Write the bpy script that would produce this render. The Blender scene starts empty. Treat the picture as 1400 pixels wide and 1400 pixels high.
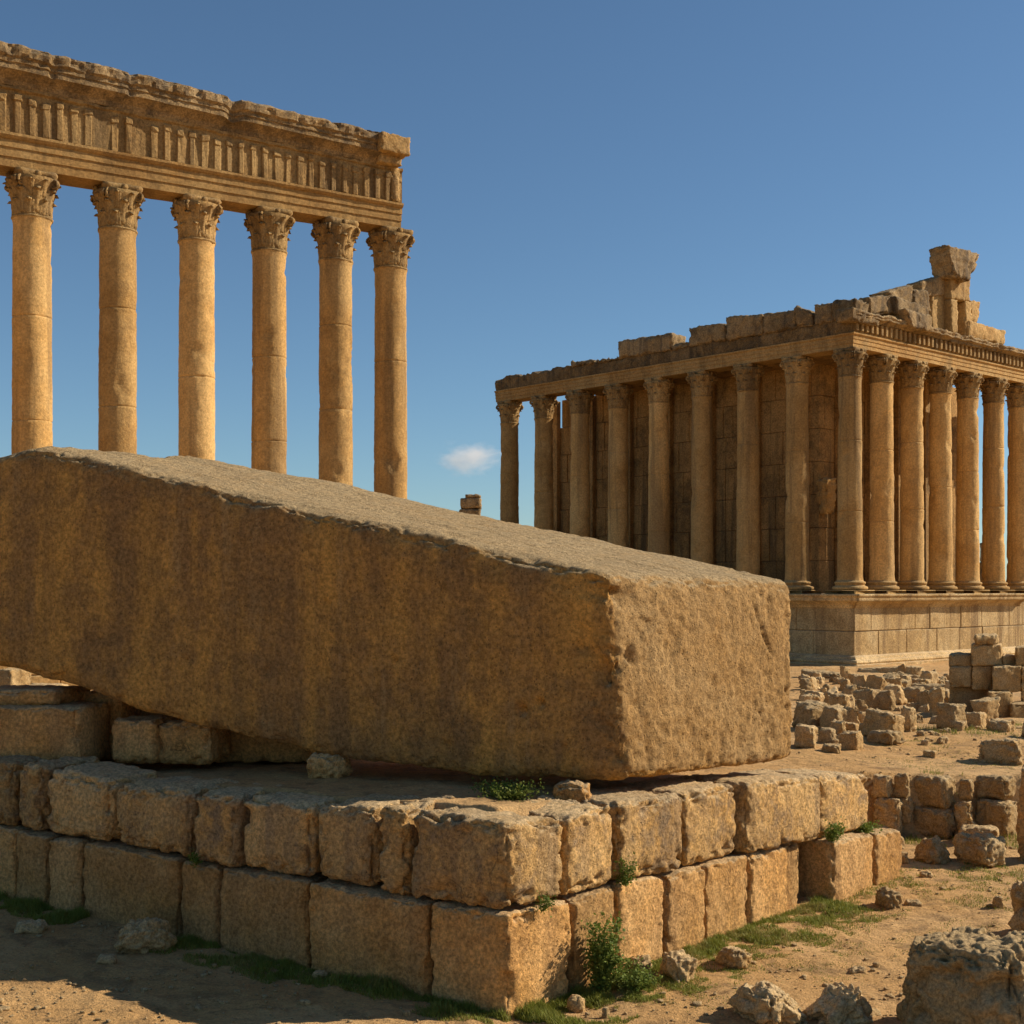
import bpy, math, random
import numpy as np
from mathutils import Vector, Matrix

# ------------------------------------------------------------------ camera, sky, sun, exposure
SC = bpy.context.scene
COL = SC.collection
R = math.radians
FPX, CX, HY, CZ = 1837.0, 700.0, 805.0, 6.4      # focal length and horizon in photo pixels, eye height

cam = bpy.data.cameras.new("camera")
camo = bpy.data.objects.new("camera", cam)
COL.objects.link(camo)
camo.location = (0, 0, CZ)
camo.rotation_euler = (R(90), 0, 0)
cam.sensor_width = 36
cam.lens = 36 * FPX / 1400
cam.shift_y = 105 / 1400
cam.clip_start = 0.1
cam.clip_end = 20000
SC.camera = camo

SUN_AZ, SUN_EL = 13.0, 32.0          # degrees: azimuth ccw from +X, elevation
w = bpy.data.worlds.new("World")
SC.world = w
w.use_nodes = True
nt = w.node_tree
bg = nt.nodes["Background"]
sky = nt.nodes.new("ShaderNodeTexSky")
sky.sky_type = 'NISHITA'
sky.sun_disc = False
sky.sun_elevation = R(SUN_EL)
sky.sun_rotation = R(90 - SUN_AZ)
sky.altitude = 1200
sky.air_density = 1.0
sky.dust_density = 0.5
sky.ozone_density = 4.0
tint = nt.nodes.new("ShaderNodeMix")
tint.data_type = 'RGBA'; tint.blend_type = 'MULTIPLY'; tint.inputs[0].default_value = 1
tint.inputs[7].default_value = (.90, 1.0, .98, 1)
nt.links.new(sky.outputs[0], tint.inputs[6])
nt.links.new(tint.outputs[2], bg.inputs[0])
bg.inputs[1].default_value = 0.073

sl = bpy.data.lights.new("sun", 'SUN')
sl.energy = 4.6
sl.angle = R(0.5)
sl.color = (1.0, 0.89, 0.74)
so = bpy.data.objects.new("sun", sl)
COL.objects.link(so)
sd = Vector((math.cos(R(SUN_EL)) * math.cos(R(SUN_AZ)), math.cos(R(SUN_EL)) * math.sin(R(SUN_AZ)), math.sin(R(SUN_EL))))
so.rotation_euler = sd.to_track_quat('Z', 'Y').to_euler()
so.location = sd * 300

SC.view_settings.view_transform = 'Standard'
SC.view_settings.look = 'None'
SC.view_settings.exposure = 0.45
SC.view_settings.gamma = 1
SC.render.engine = 'CYCLES'
SC.cycles.use_denoising = True
SC.cycles.max_bounces = 6
SC.cycles.volume_bounces = 2

rng = np.random.default_rng(7)
random.seed(7)

def at(px, py, Y):
    return np.array([(px - CX) / FPX * Y, Y, CZ - (py - HY) / FPX * Y])

# ------------------------------------------------------------------ numpy noise
def _hash(ix, iy, iz, s):
    n = (ix.astype(np.uint32) * np.uint32(374761393) + iy.astype(np.uint32) * np.uint32(668265263)
         + iz.astype(np.uint32) * np.uint32(2246822519) + np.uint32(s * 3266489917 & 0xffffffff))
    n = (n ^ (n >> np.uint32(13))) * np.uint32(1274126177)
    n = (n ^ (n >> np.uint32(16))) * np.uint32(2654435769)
    return n ^ (n >> np.uint32(15))

def gnoise(p, s=0):
    i = np.floor(p).astype(np.int64)
    f = p - i
    u = f * f * f * (f * (f * 6 - 15) + 10)
    out = np.zeros(len(p))
    for dx in (0, 1):
        wx = u[:, 0] if dx else 1 - u[:, 0]
        for dy in (0, 1):
            wy = u[:, 1] if dy else 1 - u[:, 1]
            for dz in (0, 1):
                wz = u[:, 2] if dz else 1 - u[:, 2]
                h = _hash((i[:, 0] + dx) & 0xffffffff, (i[:, 1] + dy) & 0xffffffff, (i[:, 2] + dz) & 0xffffffff, s)
                gx = (h & np.uint32(1023)) / 511.5 - 1
                gy = ((h >> np.uint32(10)) & np.uint32(1023)) / 511.5 - 1
                gz = ((h >> np.uint32(20)) & np.uint32(1023)) / 511.5 - 1
                out += wx * wy * wz * (gx * (f[:, 0] - dx) + gy * (f[:, 1] - dy) + gz * (f[:, 2] - dz))
    return out * 1.3

def fbm(p, freq=1.0, octv=4, s=0, gain=0.5, lac=2.03):
    a, t, q = 1.0, np.zeros(len(p)), p * freq
    for k in range(octv):
        t += a * gnoise(q + 17.3 * k, s + k)
        a *= gain
        q = q * lac
    return t

def sstep(a, b, x):
    t = np.clip((x - a) / (b - a), 0, 1)
    return t * t * (3 - 2 * t)

# ------------------------------------------------------------------ mesh helpers
def link_mesh(name, v, f, mat, parent=None, loc=None, smooth=True):
    """v: (n,3) world coordinates; f: list of index arrays (quads array or list of faces)"""
    v = np.asarray(v, dtype=np.float64)
    if parent is not None:
        base = np.array(parent['_w'])
    elif loc is not None:
        base = np.array(loc)
    else:
        base = np.array([(v[:, 0].min() + v[:, 0].max()) / 2, (v[:, 1].min() + v[:, 1].max()) / 2, v[:, 2].min()])
    me = bpy.data.meshes.new(name)
    lv = (v - base).astype(np.float32)
    if isinstance(f, np.ndarray) and f.ndim == 2:
        k = f.shape[1]
        me.vertices.add(len(lv)); me.vertices.foreach_set('co', lv.ravel())
        me.loops.add(f.size); me.loops.foreach_set('vertex_index', f.astype(np.int32).ravel())
        me.polygons.add(len(f))
        me.polygons.foreach_set('loop_start', np.arange(0, f.size, k, dtype=np.int32))
        me.polygons.foreach_set('loop_total', np.full(len(f), k, dtype=np.int32))
        me.update(calc_edges=True)
    else:
        me.from_pydata(lv.tolist(), [], [list(map(int, q)) for q in f])
    me.validate()
    me.polygons.foreach_set('use_smooth', np.full(len(me.polygons), smooth))
    if mat: me.materials.append(mat)
    o = bpy.data.objects.new(name, me)
    COL.objects.link(o)
    if parent is not None:
        o.parent = parent
        o['_w'] = list(parent['_w'])
    else:
        o.location = base
        o['_w'] = [float(x) for x in base]
    return o

def empty(name, loc):
    o = bpy.data.objects.new(name, None)
    COL.objects.link(o)
    o.location = loc
    o['_w'] = [float(x) for x in loc]
    return o

def tag(o, label=None, cat=None, group=None, kind=None):
    if label: o['label'] = label
    if cat: o['category'] = cat
    if group: o['group'] = group
    if kind: o['kind'] = kind
    return o

class MB:
    """collects pieces into one mesh"""
    def __init__(s): s.v = []; s.f = []; s.n = 0
    def add(s, v, f):
        v = np.asarray(v, float)
        s.v.append(v)
        for q in f: s.f.append([int(i) + s.n for i in q])
        s.n += len(v)
    def box(s, o, ex, ey, ez):
        """o corner, three edge vectors"""
        o, ex, ey, ez = (np.asarray(q, float) for q in (o, ex, ey, ez))
        v = [o, o + ex, o + ex + ey, o + ey, o + ez, o + ex + ez, o + ex + ey + ez, o + ey + ez]
        f = [(0, 3, 2, 1), (4, 5, 6, 7), (0, 1, 5, 4), (1, 2, 6, 5), (2, 3, 7, 6), (3, 0, 4, 7)]
        if np.dot(np.cross(ex, ey), ez) < 0: f = [q[::-1] for q in f]
        s.add(v, f)
    def bbox(s, o, ex, ey, ez, b=0.03):
        """box with chamfered edges"""
        o, ex, ey, ez = (np.asarray(q, float) for q in (o, ex, ey, ez))
        L = [np.linalg.norm(e) for e in (ex, ey, ez)]
        A = [e / l for e, l in zip((ex, ey, ez), L)]
        if np.dot(np.cross(A[0], A[1]), A[2]) < 0:
            o = o + ex; A[0] = -A[0]
        b = min(b, min(L) * 0.3)
        idx = {}; v = []
        def vert(c, ax):
            k = (c, ax)
            if k not in idx:
                p = o.copy()
                for a in range(3):
                    t = (L[a] if c[a] else 0)
                    if a != ax: t += (-b if c[a] else b)
                    p = p + A[a] * t
                idx[k] = len(v); v.append(p)
            return idx[k]
        f = []
        for ax in range(3):
            u, w_ = (ax + 1) % 3, (ax + 2) % 3
            for side in (0, 1):
                q = []
                for cu, cw in ((0, 0), (1, 0), (1, 1), (0, 1)):
                    c = [0, 0, 0]; c[ax] = side; c[u] = cu; c[w_] = cw
                    q.append(vert(tuple(c), ax))
                f.append(q if side else q[::-1])
        for ax in range(3):
            u, w_ = (ax + 1) % 3, (ax + 2) % 3
            for cu in (0, 1):
                for cw in (0, 1):
                    c0 = [0, 0, 0]; c0[u] = cu; c0[w_] = cw
                    c1 = list(c0); c1[ax] = 1
                    c0, c1 = tuple(c0), tuple(c1)
                    q = [vert(c0, u), vert(c1, u), vert(c1, w_), vert(c0, w_)]
                    if (cu + cw) % 2 == 0: q = q
                    else: q = q[::-1]
                    f.append(q)
        for c in [(i, j, k) for i in (0, 1) for j in (0, 1) for k in (0, 1)]:
            q = [vert(c, 0), vert(c, 1), vert(c, 2)]
            f.append(q if sum(c) % 2 else q[::-1])
        s.add(v, f)
    def lathe(s, prof, seg=40, c=(0, 0, 0)):
        a = np.linspace(0, 2 * np.pi, seg, endpoint=False)
        v = []
        for r, z in prof:
            v += [(c[0] + r * math.cos(t), c[1] + r * math.sin(t), c[2] + z) for t in a]
        f = []
        for i in range(len(prof) - 1):
            for j in range(seg):
                f.append((i * seg + j, i * seg + (j + 1) % seg, (i + 1) * seg + (j + 1) % seg, (i + 1) * seg + j))
        f.append(list(range(seg))[::-1]); f.append([(len(prof) - 1) * seg + j for j in range(seg)])
        s.add(v, f)
    def tube(s, pts, rad, seg=6):
        pts = [np.asarray(p, float) for p in pts]
        v = []
        for i, p in enumerate(pts):
            d = pts[min(i + 1, len(pts) - 1)] - pts[max(i - 1, 0)]
            d = d / (np.linalg.norm(d) + 1e-9)
            up = np.array([0, 0, 1.0]) if abs(d[2]) < .9 else np.array([1.0, 0, 0])
            a = np.cross(d, up); a /= np.linalg.norm(a); b = np.cross(d, a)
            r = rad[i] if hasattr(rad, '__len__') else rad
            v += [p + r * (math.cos(t) * a + math.sin(t) * b) for t in np.linspace(0, 2 * np.pi, seg, endpoint=False)]
        f = []
        for i in range(len(pts) - 1):
            for j in range(seg):
                f.append((i * seg + j, (i + 1) * seg + j, (i + 1) * seg + (j + 1) % seg, i * seg + (j + 1) % seg))
        f.append(list(range(seg))); f.append([(len(pts) - 1) * seg + j for j in range(seg)][::-1])
        s.add(v, f)
    def arr(s): return np.concatenate(s.v), s.f

def cube_lattice(nx, ny, nz):
    ids = -np.ones((nx + 1, ny + 1, nz + 1), dtype=np.int64)
    m = np.zeros_like(ids, dtype=bool)
    m[0] = m[-1] = True; m[:, 0] = m[:, -1] = True; m[:, :, 0] = m[:, :, -1] = True
    ids[m] = np.arange(m.sum())
    g = np.argwhere(m).astype(float) / np.array([nx, ny, nz])
    fs = []
    def q(a, flip):
        A, B, Cc, D = a[:-1, :-1], a[1:, :-1], a[1:, 1:], a[:-1, 1:]
        st = np.stack([A, B, Cc, D], -1).reshape(-1, 4)
        fs.append(st[:, ::-1] if flip else st)
    q(ids[0], True); q(ids[-1], False)
    q(ids[:, 0], False); q(ids[:, -1], True)
    q(ids[:, :, 0], True); q(ids[:, :, -1], False)
    return g, np.concatenate(fs)

def stone_shape(L, res, r, amp, seed, chip=0.0, rough=0.0, rf=6.5):
    """rounded, eroded box in a nominal frame; returns u (n,3) in ~[0,1] and faces"""
    L = np.asarray(L, float)
    n = np.clip(np.round(L / res), 4, 420).astype(int)
    g, f = cube_lattice(*n)
    p = (g - .5) * L
    r = min(r, L.min() * .45)
    inner = L / 2 - r
    q = np.clip(p, -inner, inner)
    d = p - q
    nn = d / (np.linalg.norm(d, axis=1, keepdims=True) + 1e-9)
    P = q + nn * r
    edge = 1 - np.max(np.abs(nn), axis=1)
    # distance to the nearest edge of the box (second smallest gap to a face)
    gap = np.sort(L / 2 - np.abs(p), axis=1)
    ed = gap[:, 1]
    W = p + seed * 7.77
    size = L.mean()
    disp = amp * (fbm(W, 1.1 / size * 1.6, 3, seed) + .55 * fbm(W, 3.2 / size * 1.3, 4, seed + 9))
    if rough:
        n1 = fbm(W, rf, 3, seed + 31, .65)
        disp += rough * (n1 - .7 * np.clip(fbm(W, 2.1, 3, seed + 44) - .12, 0, 1) * 2)
    if chip:
        near = np.exp(-(ed / (r * 1.3 + .03)) ** 2)
        cn = np.clip(fbm(W, 1.9 / max(.35, size * .5), 4, seed + 71) + .02, 0, 1)
        cn2 = np.clip(fbm(W, 6.0, 3, seed + 77), 0, 1)
        disp -= chip * near * (cn * 1.5 + cn2 * .6)
    P = P + nn * disp[:, None]
    return P / L + .5, f, nn

def trilin(u, c):
    """c[(i,j,k)] corner positions array shape (2,2,2,3)"""
    x, y, z = u[:, 0:1], u[:, 1:2], u[:, 2:3]
    out = 0
    for i in (0, 1):
        for j in (0, 1):
            for k in (0, 1):
                out = out + (x if i else 1 - x) * (y if j else 1 - y) * (z if k else 1 - z) * c[i, j, k]
    return out

def hexa(c, res, r, amp, seed, chip=0, rough=0):
    """stone inside eight corners, c shape (2,2,2,3): [x][y][z]"""
    c = np.asarray(c, float)
    L = [np.linalg.norm(c[1] - c[0], axis=-1).mean(), np.linalg.norm(c[:, 1] - c[:, 0], axis=-1).mean(),
         np.linalg.norm(c[:, :, 1] - c[:, :, 0], axis=-1).mean()]
    u, f, _ = stone_shape(L, res, r, amp, seed, chip, rough)
    return trilin(u, c), f

def boxc(center, size, yaw=0, pitch=0, roll=0, taper=0.0, skew=0.0, rs=None):
    """eight corners of a box standing on center (its base middle), corners jittered by skew"""
    M = np.array((Matrix.Rotation(yaw, 3, 'Z') @ Matrix.Rotation(pitch, 3, 'X') @ Matrix.Rotation(roll, 3, 'Y')))
    c = np.zeros((2, 2, 2, 3))
    for i in (0, 1):
        for j in (0, 1):
            for k in (0, 1):
                t = 1 - taper * k
                p = np.array([(i - .5) * size[0] * t, (j - .5) * size[1] * t, k * size[2]])
                if skew and rs is not None:
                    p += rs.uniform(-skew, skew, 3) * np.array(size) * np.array([1, 1, .8 if k else 0])
                c[i, j, k] = M @ p + np.asarray(center)
    return c

# ------------------------------------------------------------------ materials
def nodes_of(name):
    m = bpy.data.materials.new(name)
    m.use_nodes = True
    t = m.node_tree
    b = t.nodes["Principled BSDF"]
    b.inputs['Roughness'].default_value = .9
    b.inputs['Specular IOR Level'].default_value = .15
    return m, t, b

class NT:
    def __init__(s, t): s.t = t; s.L = t.links.new
    def n(s, typ, **kw):
        q = s.t.nodes.new(typ)
        for k, v in kw.items():
            if k in q.inputs.keys() if hasattr(q.inputs, 'keys') else False: q.inputs[k].default_value = v
            else: setattr(q, k, v)
        return q
    def noise(s, vec, scale, detail=5, rough=.55, dist=0):
        q = s.t.nodes.new('ShaderNodeTexNoise')
        q.inputs['Scale'].default_value = scale; q.inputs['Detail'].default_value = detail
        q.inputs['Roughness'].default_value = rough; q.inputs['Distortion'].default_value = dist
        s.L(vec, q.inputs['Vector'])
        return q.outputs['Fac']
    def vor(s, vec, scale, feature='F1'):
        q = s.t.nodes.new('ShaderNodeTexVoronoi'); q.feature = feature
        q.inputs['Scale'].default_value = scale
        s.L(vec, q.inputs['Vector'])
        return q.outputs['Distance']
    def mapr(s, x, a, b, c=0., d=1.):
        q = s.t.nodes.new('ShaderNodeMapRange'); q.interpolation_type = 'SMOOTHSTEP'
        s.L(x, q.inputs[0])
        for i, k in zip((1, 2, 3, 4), (a, b, c, d)): q.inputs[i].default_value = k
        return q.outputs[0]
    def mul(s, a, b, op='MULTIPLY'):
        q = s.t.nodes.new('ShaderNodeMath'); q.operation = op
        for i, x in enumerate((a, b)):
            if isinstance(x, (int, float)): q.inputs[i].default_value = x
            else: s.L(x, q.inputs[i])
        return q.outputs[0]
    def mix(s, fac, a, b, mode='MIX'):
        q = s.t.nodes.new('ShaderNodeMix'); q.data_type = 'RGBA'; q.blend_type = mode
        if isinstance(fac, (int, float)): q.inputs[0].default_value = fac
        else: s.L(fac, q.inputs[0])
        for i, x in ((6, a), (7, b)):
            if isinstance(x, tuple): q.inputs[i].default_value = (*x, 1)
            else: s.L(x, q.inputs[i])
        return q.outputs[2]
    def mapping(s, vec, sc):
        q = s.t.nodes.new('ShaderNodeMapping'); q.inputs['Scale'].default_value = sc
        s.L(vec, q.inputs[0])
        return q.outputs[0]
    def bump(s, h, strength, dist, nrm=None):
        q = s.t.nodes.new('ShaderNodeBump'); q.inputs['Strength'].default_value = strength
        q.inputs['Distance'].default_value = dist
        s.L(h, q.inputs['Height'])
        if nrm is not None: s.L(nrm, q.inputs['Normal'])
        return q.outputs[0]

def stone_mat(name, light, warm, dark, top, scale=1.0, streak=.6, dark_amt=.5, top_amt=.6, bump=1.0, pits=.5, grain=1.0, shade_stain=False, cracks=.6):
    m, t, b = nodes_of(name)
    N = NT(t)
    geo = t.nodes.new('ShaderNodeNewGeometry')
    pos = geo.outputs['Position']
    oi = t.nodes.new('ShaderNodeObjectInfo')
    big = N.noise(pos, .45 * scale, 5, .6, .4)
    med = N.noise(pos, 2.6 * scale, 8, .68, .3)
    fine = N.noise(pos, 13 * scale, 8, .75)
    col = N.mix(N.mapr(big, .36, .64), light, warm)
    # every block its own tone
    rv = N.mul(N.mul(oi.outputs['Random'], .42), .79, 'ADD')
    # crust in patches and running streaks
    st = N.noise(N.mapping(pos, (1.5 * scale, 1.5 * scale, .10 * scale)), 1.0, 6, .62, .15)
    pat = N.mul(N.mapr(N.mul(N.mul(med, .55), N.mul(big, .45), 'ADD'), .44, .62), dark_amt)
    stf = N.mul(N.mapr(st, .46, .66), streak)
    if shade_stain:      # iron-stain streaks, and the shade's orange tone painted into flank and underside
        at_ = t.nodes.new('ShaderNodeAttribute'); at_.attribute_name = 'shade_stain'
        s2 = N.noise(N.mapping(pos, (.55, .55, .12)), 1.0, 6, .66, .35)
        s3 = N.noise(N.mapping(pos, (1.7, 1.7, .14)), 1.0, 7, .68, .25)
        flank_col = N.mix(N.mapr(N.mul(N.mul(N.mul(s2, .48), N.mul(s3, .24), 'ADD'), N.mul(N.mul(med, .18), N.mul(big, .10), 'ADD'), 'ADD'), .43, .575), (.80, .415, .10), (.44, .24, .088))
        flank_col = N.mix(N.mul(N.mul(N.mapr(s3, .55, .66), N.mapr(med, .35, .6)), .5), flank_col, (.74, .45, .17))
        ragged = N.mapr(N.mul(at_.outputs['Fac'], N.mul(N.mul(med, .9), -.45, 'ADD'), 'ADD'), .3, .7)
        col = N.mix(ragged, col, flank_col)
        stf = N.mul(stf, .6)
    pf = N.mul(pat, stf, 'MAXIMUM')
    col = N.mix(pf, col, dark)
    # dust and lichen on tops
    sx = t.nodes.new('ShaderNodeSeparateXYZ'); t.links.new(geo.outputs['Normal'], sx.inputs[0])
    tf = N.mul(N.mul(N.mapr(sx.outputs[2], .35, .85), N.mapr(med, .25, .6, .55, 1.)), top_amt)
    col = N.mix(tf, col, top)
    # grain
    g = N.mapr(fine, .34, .66, 1 - .42 * grain, 1 + .34 * grain)
    gc = t.nodes.new('ShaderNodeCombineColor')
    gm = N.mul(g, rv)
    for i in range(3): t.links.new(gm, gc.inputs[i])
    col = N.mix(1.0, col, gc.outputs[0], 'MULTIPLY')
    # pits
    pv = N.vor(pos, 6.5 * scale)
    pn = N.noise(pos, 3.1 * scale, 3)
    pit = N.mul(N.mul(N.mapr(pv, .05, .17, 1, 0), N.mapr(pn, .50, .62)), pits)
    pv2 = N.vor(N.mapping(pos, (1, 1, .6)), 17 * scale)
    pit2 = N.mul(N.mul(N.mapr(pv2, .08, .26, 1, 0), N.mapr(med, .32, .52)), pits)
    pit = N.mul(pit, pit2, 'MAXIMUM')
    dn = t.nodes.new('ShaderNodeTexNoise'); dn.inputs['Scale'].default_value = 2.2 * scale; dn.inputs['Detail'].default_value = 5
    t.links.new(pos, dn.inputs['Vector'])
    ad = t.nodes.new('ShaderNodeVectorMath'); ad.operation = 'MULTIPLY_ADD'; ad.inputs[1].default_value = (.55 / scale,) * 3
    t.links.new(dn.outputs['Color'], ad.inputs[0]); t.links.new(pos, ad.inputs[2])
    ck = N.vor(N.mapping(ad.outputs[0], (1, 1, .55)), .75 * scale, 'DISTANCE_TO_EDGE')
    crack = N.mul(N.mapr(ck, .002, .011, 1, 0), N.mapr(N.noise(pos, .9 * scale, 4, .6), .56, .64))
    pit = N.mul(pit, N.mul(crack, cracks), 'MAXIMUM')
    col = N.mix(N.mul(pit, .8), col, tuple(c * .4 for c in dark))
    t.links.new(col, b.inputs['Base Color'])
    h1 = N.noise(pos, 5 * scale, 9, .70)
    h2 = N.noise(pos, 15 * scale, 6, .78, .3)
    hs = N.mul(N.mul(h1, .6), N.mul(h2, .62), 'ADD')
    hs = N.mul(hs, N.mul(pit, .35), 'SUBTRACT')
    t.links.new(N.bump(hs, .95 * bump, .10 / scale), b.inputs['Normal'])
    return m

M = {}
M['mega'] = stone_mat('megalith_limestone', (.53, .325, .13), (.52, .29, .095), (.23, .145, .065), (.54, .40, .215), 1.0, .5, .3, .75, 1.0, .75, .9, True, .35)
M['wall'] = stone_mat('wall_limestone', (.64, .37, .14), (.61, .315, .09), (.31, .17, .07), (.58, .43, .24), 1.2, .5, .5, .65, 1.0, .5)
M['wall_top'] = stone_mat('weathered_wall_limestone', (.60, .37, .145), (.58, .32, .095), (.235, .165, .10), (.60, .445, .25), 1.2, .6, .85, .7, 1.1, .7)
M['rock'] = stone_mat('rubble_limestone', (.54, .37, .175), (.50, .305, .115), (.27, .18, .085), (.62, .455, .25), 1.8, .3, .45, .5, 1.0, .5)
M['grey'] = stone_mat('grey_boulder_stone', (.60, .41, .19), (.56, .35, .13), (.34, .22, .10), (.66, .47, .245), 1.5, .3, .45, .5, 1.0, .5)
M['column'] = stone_mat('column_limestone', (.58, .36, .135), (.54, .305, .095), (.25, .155, .065), (.42, .31, .16), .6, .8, .45, .4, .5, .3, .6, cracks=.15)
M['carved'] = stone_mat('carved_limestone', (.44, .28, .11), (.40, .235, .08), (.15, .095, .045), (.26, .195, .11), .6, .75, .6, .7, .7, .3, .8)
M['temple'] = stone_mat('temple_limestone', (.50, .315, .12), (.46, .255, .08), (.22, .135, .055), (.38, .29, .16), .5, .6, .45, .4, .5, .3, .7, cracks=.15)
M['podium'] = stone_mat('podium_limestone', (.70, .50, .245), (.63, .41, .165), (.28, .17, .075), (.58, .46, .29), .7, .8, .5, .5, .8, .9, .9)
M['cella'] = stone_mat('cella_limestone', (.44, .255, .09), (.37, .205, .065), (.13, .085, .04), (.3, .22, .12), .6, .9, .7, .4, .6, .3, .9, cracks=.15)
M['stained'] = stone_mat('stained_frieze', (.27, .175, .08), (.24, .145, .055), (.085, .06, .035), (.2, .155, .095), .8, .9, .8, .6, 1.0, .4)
M['ruin_top'] = stone_mat('weathered_cornice', (.37, .25, .12), (.33, .205, .08), (.12, .085, .05), (.27, .205, .125), .8, .85, .8, .6, .9, .4)

def ground_mat():
    m, t, b = nodes_of('sandy_earth')
    N = NT(t)
    pos = t.nodes.new('ShaderNodeNewGeometry').outputs['Position']
    big = N.noise(pos, .22, 6, .6, .5)
    med = N.noise(pos, 1.4, 8, .68, .4)
    fine = N.noise(pos, 22, 6, .7)
    col = N.mix(N.mapr(big, .38, .62), (.60, .345, .13), (.67, .415, .18))
    col = N.mix(N.mul(N.mapr(med, .5, .66), .7), col, (.27, .165, .075))
    ln = N.noise(N.mapping(pos, (.7, 3.2, 1)), 1.3, 7, .7, .6)
    col = N.mix(N.mul(N.mapr(ln, .53, .66), .5), col, (.24, .15, .07))
    gr = N.noise(pos, .55, 5, .65, .3)
    col = N.mix(N.mul(N.mapr(gr, .60, .70), N.mul(N.mapr(fine, .4, .6), .5)), col, (.20, .19, .06))
    sp = N.vor(pos, 14)
    sp2 = N.noise(pos, 5, 3)
    col = N.mix(N.mul(N.mapr(sp, .12, .2, 1, 0), N.mul(N.mapr(sp2, .5, .6), .6)), col, (.52, .40, .25))
    gv = N.mapr(fine, .3, .7, .75, 1.2)
    gc = t.nodes.new('ShaderNodeCombineColor')
    for i in range(3): t.links.new(gv, gc.inputs[i])
    col = N.mix(1.0, col, gc.outputs[0], 'MULTIPLY')
    t.links.new(col, b.inputs['Base Color'])
    h = N.mul(N.mul(N.noise(pos, 3, 9, .7), .8), N.mul(N.noise(pos, 26, 5, .7), .25), 'ADD')
    h = N.mul(h, N.mul(N.mapr(sp, .0, .22, 1, 0), .12), 'ADD')
    t.links.new(N.bump(h, 1.0, .2), b.inputs['Normal'])
    return m
M['ground'] = ground_mat()

def leaf_mat(name, a, c, dry):
    m, t, b = nodes_of(name)
    N = NT(t)
    geo = t.nodes.new('ShaderNodeNewGeometry')
    pos = geo.outputs['Position']
    col = N.mix(geo.outputs['Random Per Island'], a, c)
    col = N.mix(N.mul(N.mapr(N.noise(pos, 1.5, 4), .5, .7), .6), col, dry)
    t.links.new(col, b.inputs['Base Color'])
    b.inputs['Roughness'].default_value = .6
    b.inputs['Transmission Weight'].default_value = 0
    tr = t.nodes.new('ShaderNodeBsdfTranslucent'); t.links.new(col, tr.inputs[0])
    ms = t.nodes.new('ShaderNodeMixShader'); ms.inputs[0].default_value = .3
    out = t.nodes['Material Output']
    t.links.new(b.outputs[0], ms.inputs[1]); t.links.new(tr.outputs[0], ms.inputs[2])
    t.links.new(ms.outputs[0], out.inputs[0])
    return m
M['grass'] = leaf_mat('grass_blades', (.18, .215, .03), (.29, .28, .055), (.40, .31, .11))
M['leaf'] = leaf_mat('weed_leaves', (.10, .15, .022), (.20, .24, .045), (.18, .18, .045))

# ------------------------------------------------------------------ terrain
P0 = np.array([(695 - CX) / FPX * 20.0, 20.0])                 # outer corner of the terrace wall
PL = np.array([(0 - CX) / FPX * 26.0, 26.0])
PR = np.array([(1205 - CX) / FPX * 29.0, 29.0])
def unit(a): return a / np.linalg.norm(a)
UL, UR = unit(PL - P0), unit(PR - P0)
NL = np.array([-UL[1], UL[0]]); NL = NL if NL[1] < 0 else -NL     # outward normals (towards the eye)
NR = np.array([-UR[1], UR[0]]); NR = NR if NR[1] < 0 else -NR

def terrain(X, Y, detail=True):
    X = np.atleast_1d(np.asarray(X, float)); Y = np.atleast_1d(np.asarray(Y, float))
    zu = np.interp(Y, [0, 20.8, 22.8, 24.5, 30, 33, 36, 45, 60, 97, 150, 400, 6000], [3, 3, 2.84, 2.82, 2.72, 2.25, 2.0, 1.75, 1.4, .9, .8, 0, -6])
    zu = zu - .05 * np.clip(X, 0, 12) * (1 - sstep(31, 45, Y))
    zl = .02 * np.clip(Y - 20, 0, 20) + .035 * np.clip(-X, 0, 20)
    d1 = (X - P0[0]) * NL[0] + (Y - P0[1]) * NL[1]
    d2 = (X - P0[0]) * NR[0] + (Y - P0[1]) * NR[1]
    d3 = X - (8.0 + .17 * (Y - 29))
    dt = np.maximum(np.maximum(d1, d2), d3)                       # <0 on the terrace
    inside = 1 - sstep(-.95, -.45, dt)
    back = sstep(33.3, 33.9, Y - .05 * (X - 10) * (X > 8))
    up = np.maximum(inside, back)
    z = zl + (zu - zl) * up
    if detail:
        p = np.stack([X, Y, np.zeros_like(X)], 1)
        z = z + .10 * fbm(p, .18, 3, 3) + .05 * fbm(p, .9, 4, 5) + .03 * fbm(p, 3.1, 3, 8)
    return z

def tz(x, y): return float(terrain(x, y)[0])

_YS = np.arange(12, 130, .12)
def ground_hit(px, py):
    """depth at which the sight line of a photo pixel meets the ground"""
    k = (px - CX) / FPX
    hit = terrain(k * _YS, _YS, False) >= CZ - (py - HY) / FPX * _YS
    return float(_YS[int(np.argmax(hit))]) if hit.any() else 120.0
def tz0(x, y): return float(terrain(x, y, False)[0])

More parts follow.
